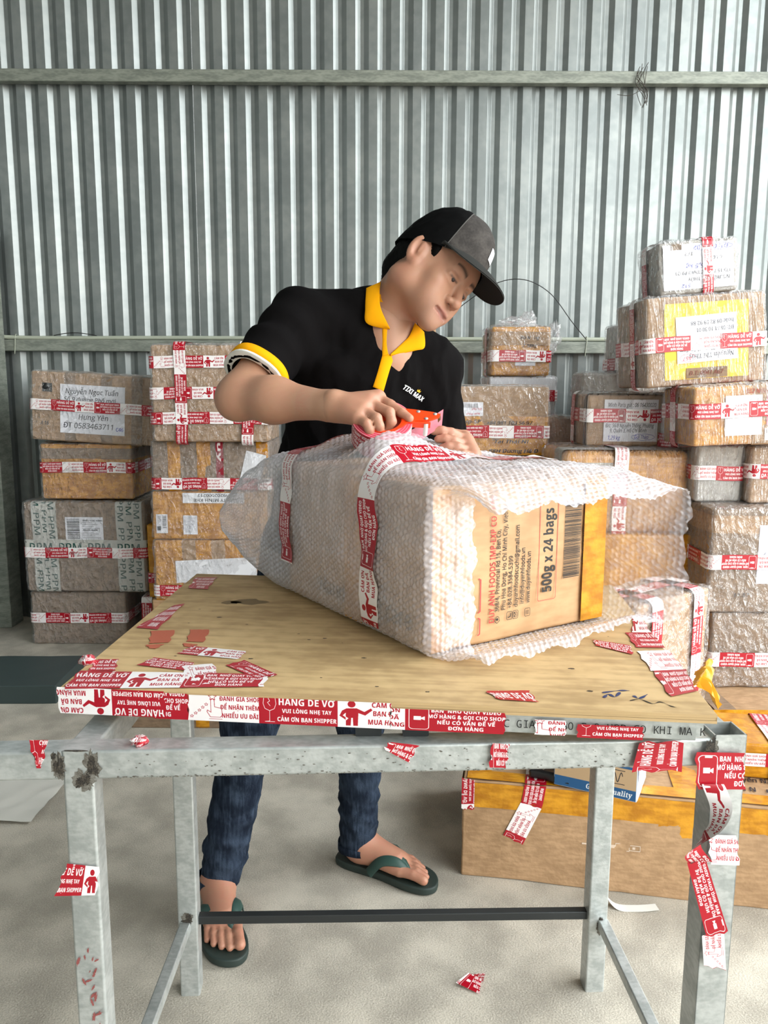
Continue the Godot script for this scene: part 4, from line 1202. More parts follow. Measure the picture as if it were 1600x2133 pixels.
func more_materials() -> void:
	# plywood: pale veneer with stretched grain
	var a := grain(1024, 0.004, FastNoiseLite.FRACTAL_FBM, 71)
	var b := grain(1024, 0.03, FastNoiseLite.FRACTAL_FBM, 72)
	b = b.get_region(Rect2i(0, 0, 128, 1024))
	b.resize(1024, 1024, Image.INTERPOLATE_CUBIC)
	var c := grain(1024, 0.02, FastNoiseLite.FRACTAL_FBM, 73, 5)
	var im := Image.create_empty(1024, 1024, false, Image.FORMAT_RGB8)
	for y in 1024:
		for x in 1024:
			var k := a.get_pixel(x, y).r * 0.35 + b.get_pixel(x, y).r * 0.4 + c.get_pixel(x, y).r * 0.25
			var col := Color(0.645, 0.535, 0.375).lerp(Color(0.785, 0.67, 0.49), smoothstep(0.22, 0.72, k))
			im.set_pixel(x, y, col)
	var p := mat("plywood", Color.WHITE, 0.6)
	p.albedo_texture = tex(im)
	p.normal_enabled = true
	p.normal_texture = relief(b, 2.0)
	p.normal_scale = 0.3
	mat("conduit", Color(0.62, 0.64, 0.58), 0.5)
	mat("yellow_wire", Color(0.85, 0.68, 0.1), 0.5)
	clear_film("dull_film", Color(0.82, 0.84, 0.82), 0.45, 0.2)
	mat("blue_ink", Color(0.13, 0.20, 0.38), 0.5)
	mat("stain", Color(0.27, 0.22, 0.16), 0.7)
	mat("pale_stain", Color(0.50, 0.42, 0.30), 0.7)
	mat("red_residue", Color(0.70, 0.37, 0.28), 0.6)
	mat("leg_residue", Color(0.56, 0.30, 0.29), 0.5)
	tiled(mat("scorch_halo", Color.WHITE, 0.7), mottled(256, Color(0.30, 0.28, 0.25), Color(0.48, 0.47, 0.44), 0.03, 0.12, 0.5, 56), Vector3(12, 12, 12))
	mat("pink_scrap", Color(0.85, 0.48, 0.52), 0.4)
	mat("green_slab", Color(0.20, 0.25, 0.25), 0.5)
	mat("white_plastic", Color(0.83, 0.82, 0.79), 0.5)
	mat("blue_box_side_plain", Color(0.70, 0.74, 0.82), 0.5)
	mat("white_plastic_two", Color(0.85, 0.85, 0.83), 0.5).cull_mode = BaseMaterial3D.CULL_DISABLED
	mat("orange_sheet", Color(0.92, 0.66, 0.2), 0.25).cull_mode = BaseMaterial3D.CULL_DISABLED
	tiled(mat("fresh_cardboard", Color.WHITE, 0.6), mottled(512, Color(0.67, 0.52, 0.365), Color(0.745, 0.595, 0.435), 0.008, 0.05, 0.4, 81, 4), Vector3(2.5, 2.5, 2.5))
	mat("black_pouch", Color(0.06, 0.06, 0.07), 0.35)
	var bl := Color(0.12, 0.33, 0.52)
	im = Image.create_empty(512, 256, false, Image.FORMAT_RGBA8)
	im.fill(Color(0.74, 0.62, 0.48))
	im.fill_rect(Rect2i(0, 60, 512, 16), bl)
	im.fill_rect(Rect2i(0, 196, 512, 60), bl)
	im.fill_rect(Rect2i(0, 0, 512, 30), bl)
	var dark := Color(0.13, 0.13, 0.16)
	stroke(im, [Vector2(250, 92), Vector2(440, 92)], 5, dark)
	stroke(im, [Vector2(250, 172), Vector2(440, 172)], 5, dark)
	var wave := []
	for k in 60:
		wave.append(Vector2(262 + k * 2.8, 132 + 28 * sin(k * 0.42)))
	stroke(im, wave, 6, dark)
	write(im, "Grand Quality", Vector2(350, 226), 42, Color(0.9, 0.9, 0.9), "serif_bold", 0.95, 1, 0.15)
	print_mat("blue_box_front", im)
	im = Image.create_empty(256, 256, false, Image.FORMAT_RGBA8)
	im.fill(Color(0.80, 0.82, 0.88))
	bars(im, 20, 160, 90, 70, Color(0.2, 0.3, 0.55))
	im.fill_rect(Rect2i(180, 120, 60, 16), Color(0.35, 0.5, 0.75))
	print_mat("blue_box_side", im)
	# print on the face of the carton in the bubble wrap; it reads from the bottom up
	var ink := Color(0.09, 0.085, 0.085)
	var red := Color(0.80, 0.20, 0.22)
	im = Image.create_empty(1000, 1400, false, Image.FORMAT_RGBA8)   # 0.265 m wide up the side, 0.371 m along it
	im.fill(Color(0, 0, 0, 0))
	# u: along the print; rows from the left edge of the face
	for q in [["DUY ANH FOODS IMP-EXP CO., LTD", 115, 444, 58, 830, Color(0.72, 0.13, 0.16), "sans"], ["368/4, Provincial Rd 15, Ben Co,", 182, 486, 46, 545, ink, "sans"], ["Phu Hoa Dong, Ho Chi Minh City, Vietnam", 186, 538, 46, 715, ink, "sans"], ["+84.028.3584.5399", 190, 590, 46, 360, ink, "sans"], ["duyanhfoodscuchi@gmail.com", 192, 640, 46, 550, ink, "sans"], ["info@duyanhfoods.vn", 205, 692, 46, 385, ink, "sans"], ["www.duyanhfoods.vn", 205, 742, 46, 355, ink, "sans"], ["500g x 24 bags", 252, 908, 116, 585, ink, "bold"], ["8936 0361 7105", 400, 1236, 30, 280, ink, "sans"]]:
		var word := text_image(q[0], q[6], q[3], q[5])
		word.resize(q[4], word.get_height(), Image.INTERPOLATE_CUBIC)
		im.blend_rect(word, Rect2i(Vector2i.ZERO, word.get_size()), Vector2i(q[1], q[2] - word.get_height() / 2))
	stroke(im, [Vector2(112, 488), Vector2(128, 470), Vector2(152, 478), Vector2(158, 490), Vector2(152, 502), Vector2(128, 508), Vector2(112, 488)], 4, ink)
	fill_disc(im, Vector2(138, 489), 9, ink)
	for q in [[590, 0], [640, 1], [742, 2]]:
		stroke(im, round_rect(122, q[0] - 22, 52, 44, 8), 3.4, ink)
		if q[1] == 0:
			stroke(im, [Vector2(136, q[0] - 10), Vector2(142, q[0] + 8), Vector2(160, q[0] + 11)], 7, ink)
		elif q[1] == 1:
			stroke(im, [Vector2(133, q[0] - 11), Vector2(148, q[0] + 3), Vector2(163, q[0] - 11)], 5, ink)
			stroke(im, round_rect(133, q[0] - 11, 30, 24, 3), 4, ink)
		else:
			for k in 3:
				stroke(im, [Vector2(134, q[0] - 10 + k * 10), Vector2(162, q[0] - 10 + k * 10)], 3, ink)
				stroke(im, [Vector2(139 + k * 9, q[0] - 13), Vector2(139 + k * 9, q[0] + 13)], 3, ink)
	stroke(im, round_rect(205, 828, 720, 158, 16), 4, red)
	bars(im, 330, 1050, 520, 150, ink)
	for q in [[60, 170], [205, 420]]:
		stroke(im, [Vector2(q[0], 336), Vector2(q[0] + 8, 350), Vector2(q[1] - 8, 350), Vector2(q[1], 336)], 8, red)
	im.rotate_90(COUNTERCLOCKWISE)
	var cp := print_mat("carton_print", im, 0.55)
	cp.transparency = BaseMaterial3D.TRANSPARENCY_ALPHA_SCISSOR
	cp.alpha_scissor_threshold = 0.45
	im = Image.create_empty(1024, 160, false, Image.FORMAT_RGBA8)
	im.fill(Color(0, 0, 0, 0))
	write(im, "Handle with care", Vector2(512, 80), 130, Color(0.11, 0.11, 0.12), "sans", 0.95)
	cp = print_mat("care_print", im, 0.6)
	cp.transparency = BaseMaterial3D.TRANSPARENCY_ALPHA_SCISSOR
	cp.alpha_scissor_threshold = 0.4
	im = Image.create_empty(256, 64, false, Image.FORMAT_RGBA8)
	im.fill(Color(0, 0, 0, 0))
	var w := Color(0.80, 0.72, 0.64)
	im.fill_rect(Rect2i(0, 26, 120, 8), w)
	im.fill_rect(Rect2i(110, 22, 30, 16), w)
	stroke(im, [Vector2(140, 14), Vector2(196, 14), Vector2(196, 46), Vector2(140, 46), Vector2(140, 14)], 4, w)
	stroke(im, [Vector2(196, 18), Vector2(240, 18), Vector2(240, 42), Vector2(196, 42)], 4, w)
	im.fill_rect(Rect2i(208, 24, 12, 12), w)
	cp = print_mat("cable_print", im, 0.6)
	cp.transparency = BaseMaterial3D.TRANSPARENCY_ALPHA_SCISSOR
	cp.alpha_scissor_threshold = 0.4

func make_floor_things() -> void:
	# big carton under the table
	var size := Vector3(1.0, 0.265, 0.45)
	var big := thing("carton_box", "big brown carton on the floor under the table with orange tape along its upper edges", "box", Vector3(0.737, 0, -2.021), deg_to_rad(-10.4))
	obj("carton", soft_box(size, 0.005, 0.05, 0.003, 0.004, 50.0).mesh(), M.cardboard, big)
	obj("packing_tape", wrap_strip(size, "belt", 0.2285, 0.066, 0.0035, 0.0, false).mesh(), M.orange_tape, big)
	var lid := Geo.new()
	for q in [[-0.49, 0.175, 0.5, 0.222], [-0.49, -0.2, -0.43, 0.175], [0.02, -0.2, 0.09, 0.175], [0.34, -0.2, 0.42, 0.175]]:
		lid.flat_quad(Vector3(q[0], 0.2695, q[3]), Vector3(q[2], 0.2695, q[3]), Vector3(q[2], 0.2695, q[1]), Vector3(q[0], 0.2695, q[1]))
	obj("packing_tape", lid.mesh(), M.orange_tape, big)
	obj("packing_tape", patch([Vector3(-0.02, 0.165, 0.2265), Vector3(0.06, 0.165, 0.2265), Vector3(0.06, 0.2, 0.2278), Vector3(-0.02, 0.2, 0.2278)], 0, 1, 0, 1, Vector3.BACK).mesh(), M.orange_tape, big)
	obj("tape_strip", patch([Vector3(-0.345, 0.105, 0.2275), Vector3(-0.30, 0.213, 0.2295), Vector3(-0.352, 0.223, 0.2295), Vector3(-0.395, 0.125, 0.2275)], 1.05, 0.75, 0, 1, Vector3.BACK, 1.0).mesh(), M.tape, big)
	obj("tape_strip", patch([Vector3(-0.30, 0.213, 0.2295), Vector3(-0.292, 0.269, 0.2295), Vector3(-0.345, 0.269, 0.2295), Vector3(-0.352, 0.223, 0.2295)], 0.75, 0.58, 0, 1, Vector3.BACK, 0.0).mesh(), M.tape, big)
	obj("tape_strip", patch([Vector3(-0.292, 0.2705, 0.229), Vector3(-0.285, 0.2705, 0.0), Vector3(-0.335, 0.2705, 0.0), Vector3(-0.345, 0.2705, 0.229)], 0.58, 0.1, 0, 1, Vector3.UP, 0.0).mesh(), M.tape, big)
	obj("tape_strip", patch([Vector3(-0.47, 0.19, 0.2295), Vector3(-0.47, 0.27, 0.2295), Vector3(-0.5025, 0.27, 0.2295), Vector3(-0.5025, 0.185, 0.2295)], 0.3, 0.08, 0, 0.8, Vector3.BACK, 1.0).mesh(), M.tape, big)
	obj("printed_mark", sheet(-0.125, 0.125, 0.15, 0.036, 0.2295, 3.0).mesh(), M.cable_print, big)
	for q in [["scrawl_9", 0.2, 0.1, 0.2], ["scrawl_5", 0.22, 0.15, 0.12], ["scrawl_8", 0.36, 0.03, 0.12]]:
		var wr := sheet(0, 0, q[3], 0.05, 0, 2.0)
		for k in wr.v.size():
			wr.v[k] = Vector3(q[1] + wr.v[k].x, 0.2702, q[2] - wr.v[k].y)
		obj("handwriting", wr.mesh(), M[q[0]], big)
	# blue and white box standing on it
	size = Vector3(0.2, 0.115, 0.14)
	var blue := thing("blue_box", "small blue and white printed box standing cornerwise on the big carton", "box", Vector3(0.549, 0.2715, -1.874), deg_to_rad(-26.5))
	obj("carton", soft_box(size, 0.002, 0.05, 0.001, 0.001, 51.0).mesh(), M.blue_box_side_plain, blue)
	obj("printed_front", sheet(0.0, 0.0575, 0.196, 0.111, 0.0715, 4.0).mesh(), M.blue_box_front, blue)
	var side := sheet(0.0, 0.0575, 0.136, 0.111, 0.1015, 5.0)
	for k in side.v.size():
		var v := side.v[k]
		side.v[k] = Vector3(v.z, v.y, -v.x)
	obj("printed_side", side.mesh(), M.blue_box_side, blue)
	var pouch := thing("black_pouch", "flat black plastic pouch lying on the big carton behind the rear table leg", "pouch", Vector3(0.435, 0.2715, -1.90), deg_to_rad(-24))
	obj("pouch", soft_box(Vector3(0.11, 0.028, 0.09), 0.010, 0.02, 0.006, 0.0, 52.0).mesh(), M.black_pouch, pouch)
	# box crossed with red tape at the right edge of the tabletop
	size = Vector3(0.345, 0.415, 0.16)
	var ax := Vector3(0.79, 0, -0.614)
	var az := Vector3(0.614, 0, 0.79)
	var corner := Vector3(0.661, 0.2715, -2.0)
	var g1 := thing("parcel", "box in clear film with crossed red tapes, directly behind the right edge of the tabletop", "box", corner + ax * 0.1725 - az * 0.08, deg_to_rad(37.9))
	obj("carton", soft_box(size, 0.006, 0.05, 0.003, 0.003, 53.0).mesh(), M.cardboard, g1)
	var fs := soft_box(size + Vector3(0.014, 0.008, 0.014), 0.012, 0.015, 0.006, 0.0, 54.0, Vector3(2.5, 2.5, 2.5))
	obj("stretch_film", fs.mesh(), M.stretch_film, g1)
	obj("printed_tape", wrap_strip(size, "loop", -0.095, 0.05, 0.012, 0.0, false).mesh(), M.tape, g1)
	obj("printed_tape", wrap_strip(size, "loop", 0.105, 0.05, 0.012, 0.62, false).mesh(), M.tape, g1)
	obj("printed_tape", wrap_strip(size, "front_loop", -0.005, 0.05, 0.012, 0.2, false).mesh(), M.tape, g1)
	# orange box behind the right front leg
	size = Vector3(0.26, 0.09, 0.2)
	var h2 := thing("parcel", "orange taped box with red tape crossing its lid, behind right front table leg", "box", Vector3(1.02, 0.2715, -1.98), deg_to_rad(-10))
	obj("carton", soft_box(size, 0.005, 0.05, 0.002, 0.002, 55.0).mesh(), M.orange_tape, h2)
	obj("printed_tape", wrap_strip(size, "loop", 0.0, 0.05, 0.006, 0.75, false).mesh(), M.tape, h2)
	obj("printed_tape", wrap_strip(size, "belt", 0.05, 0.035, 0.006, 0.2, false).mesh(), M.tape, h2)
	# dark slab at the left edge
	var slab := thing("slab", "dark green rigid slab lying flat on the floor at the left edge", "slab", Vector3(-1.72, 0, -3.17), deg_to_rad(2))
	obj("body", soft_box(Vector3(0.82, 0.075, 0.36), 0.004, 0.05, 0.002, 0.0, 56.0).mesh(), M.green_slab, slab)
	var sh := thing("plastic_sheet", "pale plastic sheet lying on the floor beyond the left table leg", "sheet", Vector3(-1.28, 0.002, -2.29), deg_to_rad(-2))
	var gs := Geo.new()
	for r in 13:
		for k in 19:
			var p := Vector3(-0.27 + k * 0.03, 0, 0.16 - r * 0.028)
			p.y = 0.004 + 0.012 * absf(noise.get_noise_3dv(p * 9.0))
			gs.vert(p)
	gs.grid(0, 13, 19)
	obj("sheet", gs.mesh(), M.white_plastic, sh)
	# flat carton on the floor behind the left table leg
	var fc := thing("carton_box", "low brown carton on the floor, glimpsed under the tabletop behind the left legs", "box", Vector3(-0.72, 0, -2.93))
	obj("carton", soft_box(Vector3(0.5, 0.12, 0.3), 0.005, 0.05, 0.003, 0.003, 57.0).mesh(), M.dull_cardboard, fc)
	obj("packing_tape", wrap_strip(Vector3(0.5, 0.12, 0.3), "loop", 0.05, 0.05, 0.004, 0.0, false).mesh(), M.orange_tape, fc)
	# scraps on the floor
	var scrap := thing("tape_scrap", "torn scrap of red and white printed tape on the bare floor under the table", "scrap", Vector3(0.2, 0, -1.5), deg_to_rad(12))
	var sg := Geo.new()
	for q in [[Vector3(-0.042, 0.006, -0.012), Vector3(-0.002, 0.002, 0.024), Vector3(0.012, 0.014, -0.002), Vector3(-0.012, 0.018, -0.02)], [Vector3(-0.008, 0.002, -0.022), Vector3(0.012, 0.012, 0.006), Vector3(0.03, 0.003, -0.03), Vector3(0.0, 0.004, -0.03)]]:
		sg.append(patch(q, 0.46, 0.62, 0.1, 0.9, Vector3.UP))
	obj("scrap", sg.mesh(), M.tape, scrap)
	var st := thing("paper_strip", "curled white strip of paper leaning at the foot of the big carton", "paper strip", Vector3(0.60, 0, -1.77))
	var sp := curve([Vector3(-0.065, 0.075, -0.03), Vector3(-0.055, 0.03, -0.01), Vector3(-0.03, 0.004, 0.01), Vector3(0.02, 0.002, 0.015), Vector3(0.07, 0.004, 0.012)], 24)
	var ac := PackedVector3Array()
	for k in 24:
		ac.append(Vector3(0.1, -0.2 + 0.008 * k, 1).normalized())
	obj("strip", ribbon(sp, ac, 0.024, 0.0, 1.0).mesh(), M.white_plastic_two, st)
	# crumpled orange tape stuck to the edge of the tabletop
	var wad := thing("tape_wad", "crumpled wad of orange packing tape hanging on the right edge of the tabletop", "tape wad", Vector3(0.468, 0.832, -1.13))
	var wg := Geo.new()
	for r in 12:
		for k in 12:
			var a := float(k) / 11.0
			var b := float(r) / 11.0
			wg.vert(Vector3(-0.010 + 0.036 * a - 0.010 * b, 0.020 * sin(a * 2.6) - 0.052 * b * (0.25 + a * 0.75), 0.016 * sin(a * 5.0 + b * 3.0) + 0.022 * b) + Vector3.ONE * 0.006 * ridge.get_noise_2d(a * 3, b * 3), Vector2(a, b))
	wg.grid(0, 12, 12)
	obj("wad", wg.mesh(), M.orange_sheet, wad)

# ------------------------------------------------------------------ the parcel in bubble wrap
const CARTON := Vector3(0.392, 0.265, 0.485)

func wrap_rect(t: float, xl: float, xr: float, yb: float, yt: float, r: float) -> Vector2:
	var l := [0.265, 0.392, 0.265, 0.392]
	var d := fposmod(t, 1.0) * 1.314
	var p := Vector2.ZERO
	if d < l[0]:
		p = Vector2(xl, lerpf(yb, yt, d / l[0]))
	elif d < l[0] + l[1]:
		p = Vector2(lerpf(xl, xr, (d - l[0]) / l[1]), yt)
	elif d < l[0] * 2 + l[1]:
		p = Vector2(xr, lerpf(yt, yb, (d - l[0] - l[1]) / l[0]))
	else:
		p = Vector2(lerpf(xr, xl, (d - l[0] * 2 - l[1]) / l[1]), yb)
	r = minf(r, minf((xr - xl), (yt - yb)) * 0.45)
	var q := Vector2(clampf(p.x, xl + r, xr - r), clampf(p.y, yb + r, yt - r))
	return q + (p - q).normalized() * r if p != q else p

# how much of each side (left, top, right, bottom) there is at t
func wrap_sides(t: float) -> Vector4:
	t = fposmod(t, 1.0)
	var b := [0.0, 0.2017, 0.5, 0.7017]
	var s := 0.035
	var w := Vector4.ZERO
	for k in 4:
		var from: float = b[k]
		var to: float = b[(k + 1) % 4] if k < 3 else 1.0
		var v := 0.0
		for turn in [-1.0, 0.0, 1.0]:
			v = maxf(v, smoothstep(from - s, from + s, t + turn) * (1.0 - smoothstep(to - s, to + s, t + turn)))
		w[k] = v
	return w / maxf(0.0001, w.x + w.y + w.z + w.w)

# point of the wrapping at t round the carton and w along it (0 at the open face, negative inwards)
func wrap_point(t: float, w: float) -> Vector3:
	var k := clampf((-w - CARTON.z) / 0.26, 0.0, 1.0)
	var c := 0.012
	var xl := -c - 0.03 * k
	var xr := lerpf(CARTON.x + c, 0.035, smoothstep(0.0, 1.0, pow(k, 0.7)))
	var yt := CARTON.y + c - 0.125 * pow(k, 2.3)
	var yb := 0.001 + 0.085 * k * k
	var q := wrap_rect(t, xl, xr, yb, yt, 0.026)
	var p := Vector3(q.x, q.y, minf(w, 0.0))
	var side := wrap_sides(t)
	# slack: the top is pulled up towards the back, the sides billow a little
	p.y += side.y * (0.055 * bump(q.x, 0.16, 0.14) * bump(w, -0.38, 0.12) + 0.050 * bump(q.x, 0.065, 0.10) * bump(w, -0.205, 0.06) + 0.012 * bump(q.x, 0.2, 0.15) * bump(w, -0.05, 0.2))
	p.x -= side.x * 0.010 * bump(q.y, 0.14, 0.1) * bump(w, -0.3, 0.2)
	if w > 0.0:
		var e := w
		var fold := minf(e / 0.022, 1.0)   # the left side turns in over the face
		var left := Vector3(maxf(0.0, e - 0.012) * 1.0, 0, 0.014 * sin(fold * PI / 2))
		var phi := e * 5.5
		var top := Vector3(0.05 * e, -(1.0 - cos(phi)) / 5.5, sin(phi) / 5.5)
		var right := Vector3(e * 0.30, 0, e * 0.98)
		var bottom := Vector3(0, 0.022 * bump(e, 0.085, 0.03) + 0.10 * maxf(0.0, q.x - 0.22) * smoothstep(0.03, 0.12, e), e)
		p += left * side.x + top * side.y + right * side.z + bottom * side.w
	var crease := noise.get_noise_3d(p.x * 9.0, p.y * 9.0, p.z * 9.0) * 0.005 + ridge.get_noise_3d(p.x * 7.0 + 3.0, p.y * 7.0, p.z * 12.0) * 0.004
	if w > -0.05:
		crease += smoothstep(-0.05, 0.1, w) * 0.007 * ridge.get_noise_3d(p.x * 16.0, p.y * 16.0, p.z * 16.0)
	if k > 0.0:
		crease += k * 0.008 * ridge.get_noise_3d(p.x * 12.0, p.y * 12.0, p.z * 5.0)
	var away := Vector3(side.z - side.x, side.y - side.w * 0.15, 0)
	if w > 0.02:
		away = away * 0.5 + Vector3(0, 0, side.x)
	p += away * crease
	p.y = maxf(p.y, 0.0012)
	return p

func make_bubble_parcel() -> void:
	var p := thing("bubble_wrapped_parcel", "large carton being packed in bubble wrap on the tabletop, its printed end still open", "parcel", Vector3(0.071, 0.833, -1.195), asin(0.547))
	var box := soft_box(CARTON, 0.006, 0.05, 0.003, 0.004, 70.0)
	var mid := Vector3(CARTON.x / 2, 0.0025, -CARTON.z / 2)
	for k in box.v.size():
		box.v[k] += mid
	var carton := obj("carton", box.mesh(), M.fresh_cardboard, p)
	var pr := Geo.new()
	pr.flat_quad(Vector3(0.006, 0.004, 0.0052), Vector3(0.378, 0.004, 0.0052), Vector3(0.378, 0.266, 0.0052), Vector3(0.006, 0.266, 0.0052))
	obj("print", pr.mesh(), M.carton_print, carton)
	var care := Geo.new()
	care.flat_quad(Vector3(-0.0052, 0.02, -0.36), Vector3(-0.0052, 0.02, -0.02), Vector3(-0.0052, 0.073, -0.02), Vector3(-0.0052, 0.073, -0.36))
	obj("print", care.mesh(), M.care_print, carton)
	for q in [Vector2(0.332, 0.388), Vector2(0.0, 0.035)]:
		var band := patch([Vector3(q.x, 0.006, 0.0056), Vector3(q.y, 0.006, 0.0056), Vector3(q.y, 0.264, 0.0056), Vector3(q.x, 0.264, 0.0056)], 0, 1, 0, 1, Vector3.BACK)
		obj("packing_tape", band.mesh(), M.orange_tape, carton)
	var side_band := patch([Vector3(-0.0056, 0.006, -0.25), Vector3(-0.0056, 0.006, -0.19), Vector3(-0.0056, 0.264, -0.19), Vector3(-0.0056, 0.264, -0.25)], 0, 1, 0, 1, Vector3.LEFT)
	obj("packing_tape", side_band.mesh(), M.orange_tape, carton)
	# the wrap itself, every bubble in its surface
	var nt := 560
	var nw := 400
	var g := Geo.new()
	var pts := PackedVector3Array()
	pts.resize(nt * nw)
	var rim := PackedFloat32Array()
	for a in nt:
		var t := float(a) / nt
		var s := wrap_sides(t)
		rim.append(0.100 * s.x + 0.125 * s.y + 0.135 * s.z + 0.105 * s.w + 0.012 * noise.get_noise_2d(cos(TAU * t) * 4.0, sin(TAU * t) * 4.0))
	for b in nw:
		for a in nt:
			pts[b * nt + a] = wrap_point(float(a) / nt, lerpf(-0.742, rim[a], float(b) / (nw - 1)))
	var pitch := 0.0106
	for b in nw:
		for a in nt:
			var at := pts[b * nt + a]
			var du := pts[b * nt + (a + 1) % nt] - pts[b * nt + (a + nt - 1) % nt]
			var dv := pts[mini(b + 1, nw - 1) * nt + a] - pts[maxi(b - 1, 0) * nt + a]
			var nn := du.cross(dv).normalized()
			# hexagonal lattice in metres along the sheet
			var x := float(a) / nt * 1.314
			var w := lerpf(-0.742, rim[a], float(b) / (nw - 1))
			var row := roundf(w / (pitch * 0.866))
			var best := 1.0
			for dr in [-1.0, 0.0, 1.0]:
				var r2: float = row + dr
				var sh := 0.5 * fposmod(r2, 2.0)
				var cx := (roundf(x / pitch - sh) + sh) * pitch
				var d2 := (x - cx) * (x - cx) + (w - r2 * pitch * 0.866) * (w - r2 * pitch * 0.866)
				best = minf(best, d2)
			var rb := pitch * 0.47
			var hgt := 0.0031 * sqrt(maxf(0.0, 1.0 - best / (rb * rb)))
			g.vert(at - nn * hgt, Vector2(x, w))
	g.grid(0, nw, nt, true)
	# close the gathered end
	var last := g.v.size()
	var centre := Vector3.ZERO
	for a in nt:
		centre += g.v[a]
	g.vert(centre / nt)
	for a in nt:
		g.tri(last, (a + 1) % nt, a)
	g.smooth()
	obj("bubble_wrap", g.mesh(), M.bubble_film, p)
	# printed tape over the wrap
	for q in [[-0.455, 0.05, 0.62, 0.47, 0.002], [-0.145, 0.012, 0.50, 0.235, 0.002]]:
		var path := PackedVector3Array()
		var ac := PackedVector3Array()
		var n := 70
		for k in n:
			var t := lerpf(q[1], q[2], float(k) / (n - 1))
			var c := wrap_point(t, q[0])
			var e0 := wrap_point(t, q[0] - 0.02)
			var e1 := wrap_point(t, q[0] + 0.02)
			var f := wrap_point(t + 0.004, q[0]) - wrap_point(t - 0.004, q[0])
			var out := f.cross(e1 - e0).normalized()
			path.append(c - out * 0.0052)
			ac.append((e0 - e1).normalized())
		obj("printed_tape", ribbon(path, ac, 0.05, q[3], 0.42).mesh(), M.tape, p)


func person_materials() -> void:
	var skin := mat("skin", Color.WHITE, 0.5)
	skin.vertex_color_use_as_albedo = true
	skin.subsurf_scatter_enabled = true
	skin.subsurf_scatter_strength = 0.12
	var pores := grain(256, 0.12, FastNoiseLite.FRACTAL_FBM, 101)
	skin.uv1_triplanar = true
	skin.uv1_scale = Vector3(14, 14, 14)
	skin.normal_enabled = true
	skin.normal_texture = relief(pores, 3.0)
	skin.normal_scale = 0.12
	var eye := mat("wet_eye", Color.WHITE, 0.12)
	eye.vertex_color_use_as_albedo = true
	mat("hair", Color(0.045, 0.04, 0.038), 0.5)
	var weave := relief(grain(512, 0.2, FastNoiseLite.FRACTAL_FBM, 104, 2), 3.0)
	tiled(mat("cap_front", Color.WHITE, 0.8), mottled(256, Color(0.22, 0.21, 0.205), Color(0.31, 0.295, 0.285), 0.02, 0.1, 0.4, 105), Vector3(6, 6, 6), weave, 0.25)  # faded cloth; its grey also holds the light on the front
	mat("cap_back", Color(0.045, 0.045, 0.047), 0.8)  # black cloth with the shade at the back put into its colour
	mat("cap_peak", Color(0.185, 0.185, 0.18), 0.8).cull_mode = BaseMaterial3D.CULL_DISABLED
	mat("cap_seam", Color(0.30, 0.29, 0.28), 0.8)
	for q in [["black_cloth", Color(0.058, 0.052, 0.055)], ["yellow_cloth", Color(0.90, 0.62, 0.06)], ["white_cloth", Color(0.88, 0.87, 0.84)]]:
		var c := mat(q[0], q[1], 0.85)
		c.normal_enabled = true
		c.normal_texture = weave
		c.normal_scale = 0.3
		c.uv1_triplanar = true
		c.uv1_scale = Vector3(10, 10, 10)
		c.cull_mode = BaseMaterial3D.CULL_DISABLED
		c.metallic_specular = 0.16
	for q in ["hair", "cap_back", "cap_front", "cap_peak"]:
		M[q].metallic_specular = 0.15
	var a := grain(512, 0.012, FastNoiseLite.FRACTAL_FBM, 110)
	var b := grain(512, 0.09, FastNoiseLite.FRACTAL_FBM, 111)
	b = b.get_region(Rect2i(0, 0, 512, 96))
	b.resize(512, 512, Image.INTERPOLATE_CUBIC)
	var im := Image.create_empty(512, 512, false, Image.FORMAT_RGB8)
	for y in 512:
		for x in 512:
			var k := a.get_pixel(x, y).r * 0.62 + b.get_pixel(x, y).r * 0.38
			im.set_pixel(x, y, Color(0.10, 0.125, 0.17).lerp(Color(0.235, 0.28, 0.345), smoothstep(0.3, 0.72, k)))
	tiled(mat("denim", Color.WHITE, 0.85), tex(im), Vector3(3, 2, 3), weave, 0.4).metallic_specular = 0.15
	mat("sandal_green", Color(0.15, 0.20, 0.185), 0.6).cull_mode = BaseMaterial3D.CULL_DISABLED
	mat("sandal_strap", Color(0.16, 0.27, 0.245), 0.5).cull_mode = BaseMaterial3D.CULL_DISABLED
	mat("orange_plastic", Color(0.90, 0.25, 0.06), 0.35).cull_mode = BaseMaterial3D.CULL_DISABLED
	M.orange_two_sided = M.orange_plastic
	mat("steel_two_sided", Color(0.7, 0.7, 0.7), 0.3, 0.9).cull_mode = BaseMaterial3D.CULL_DISABLED
	M.tape_two_sided = M.tape
	mat("tape_side", Color(0.86, 0.28, 0.36), 0.4).cull_mode = BaseMaterial3D.CULL_DISABLED
	mat("tape_side_pale", Color(0.93, 0.50, 0.56), 0.4).cull_mode = BaseMaterial3D.CULL_DISABLED
	im = Image.create_empty(512, 192, false, Image.FORMAT_RGBA8)
	im.fill(Color(0, 0, 0, 0))
	write(im, "TIXI MAX", Vector2(252, 112), 100, Color(0.93, 0.93, 0.93), "bold", 0.92)
	var gold := Color(0.88, 0.68, 0.12)
	fill_poly(im, PackedVector2Array([Vector2(262, 58), Vector2(258, 22), Vector2(276, 40), Vector2(288, 8), Vector2(302, 40), Vector2(320, 22), Vector2(314, 58)]), gold)
	var pm := print_mat("breast_print", im, 0.6)
	pm.transparency = BaseMaterial3D.TRANSPARENCY_ALPHA_SCISSOR
	pm.alpha_scissor_threshold = 0.45

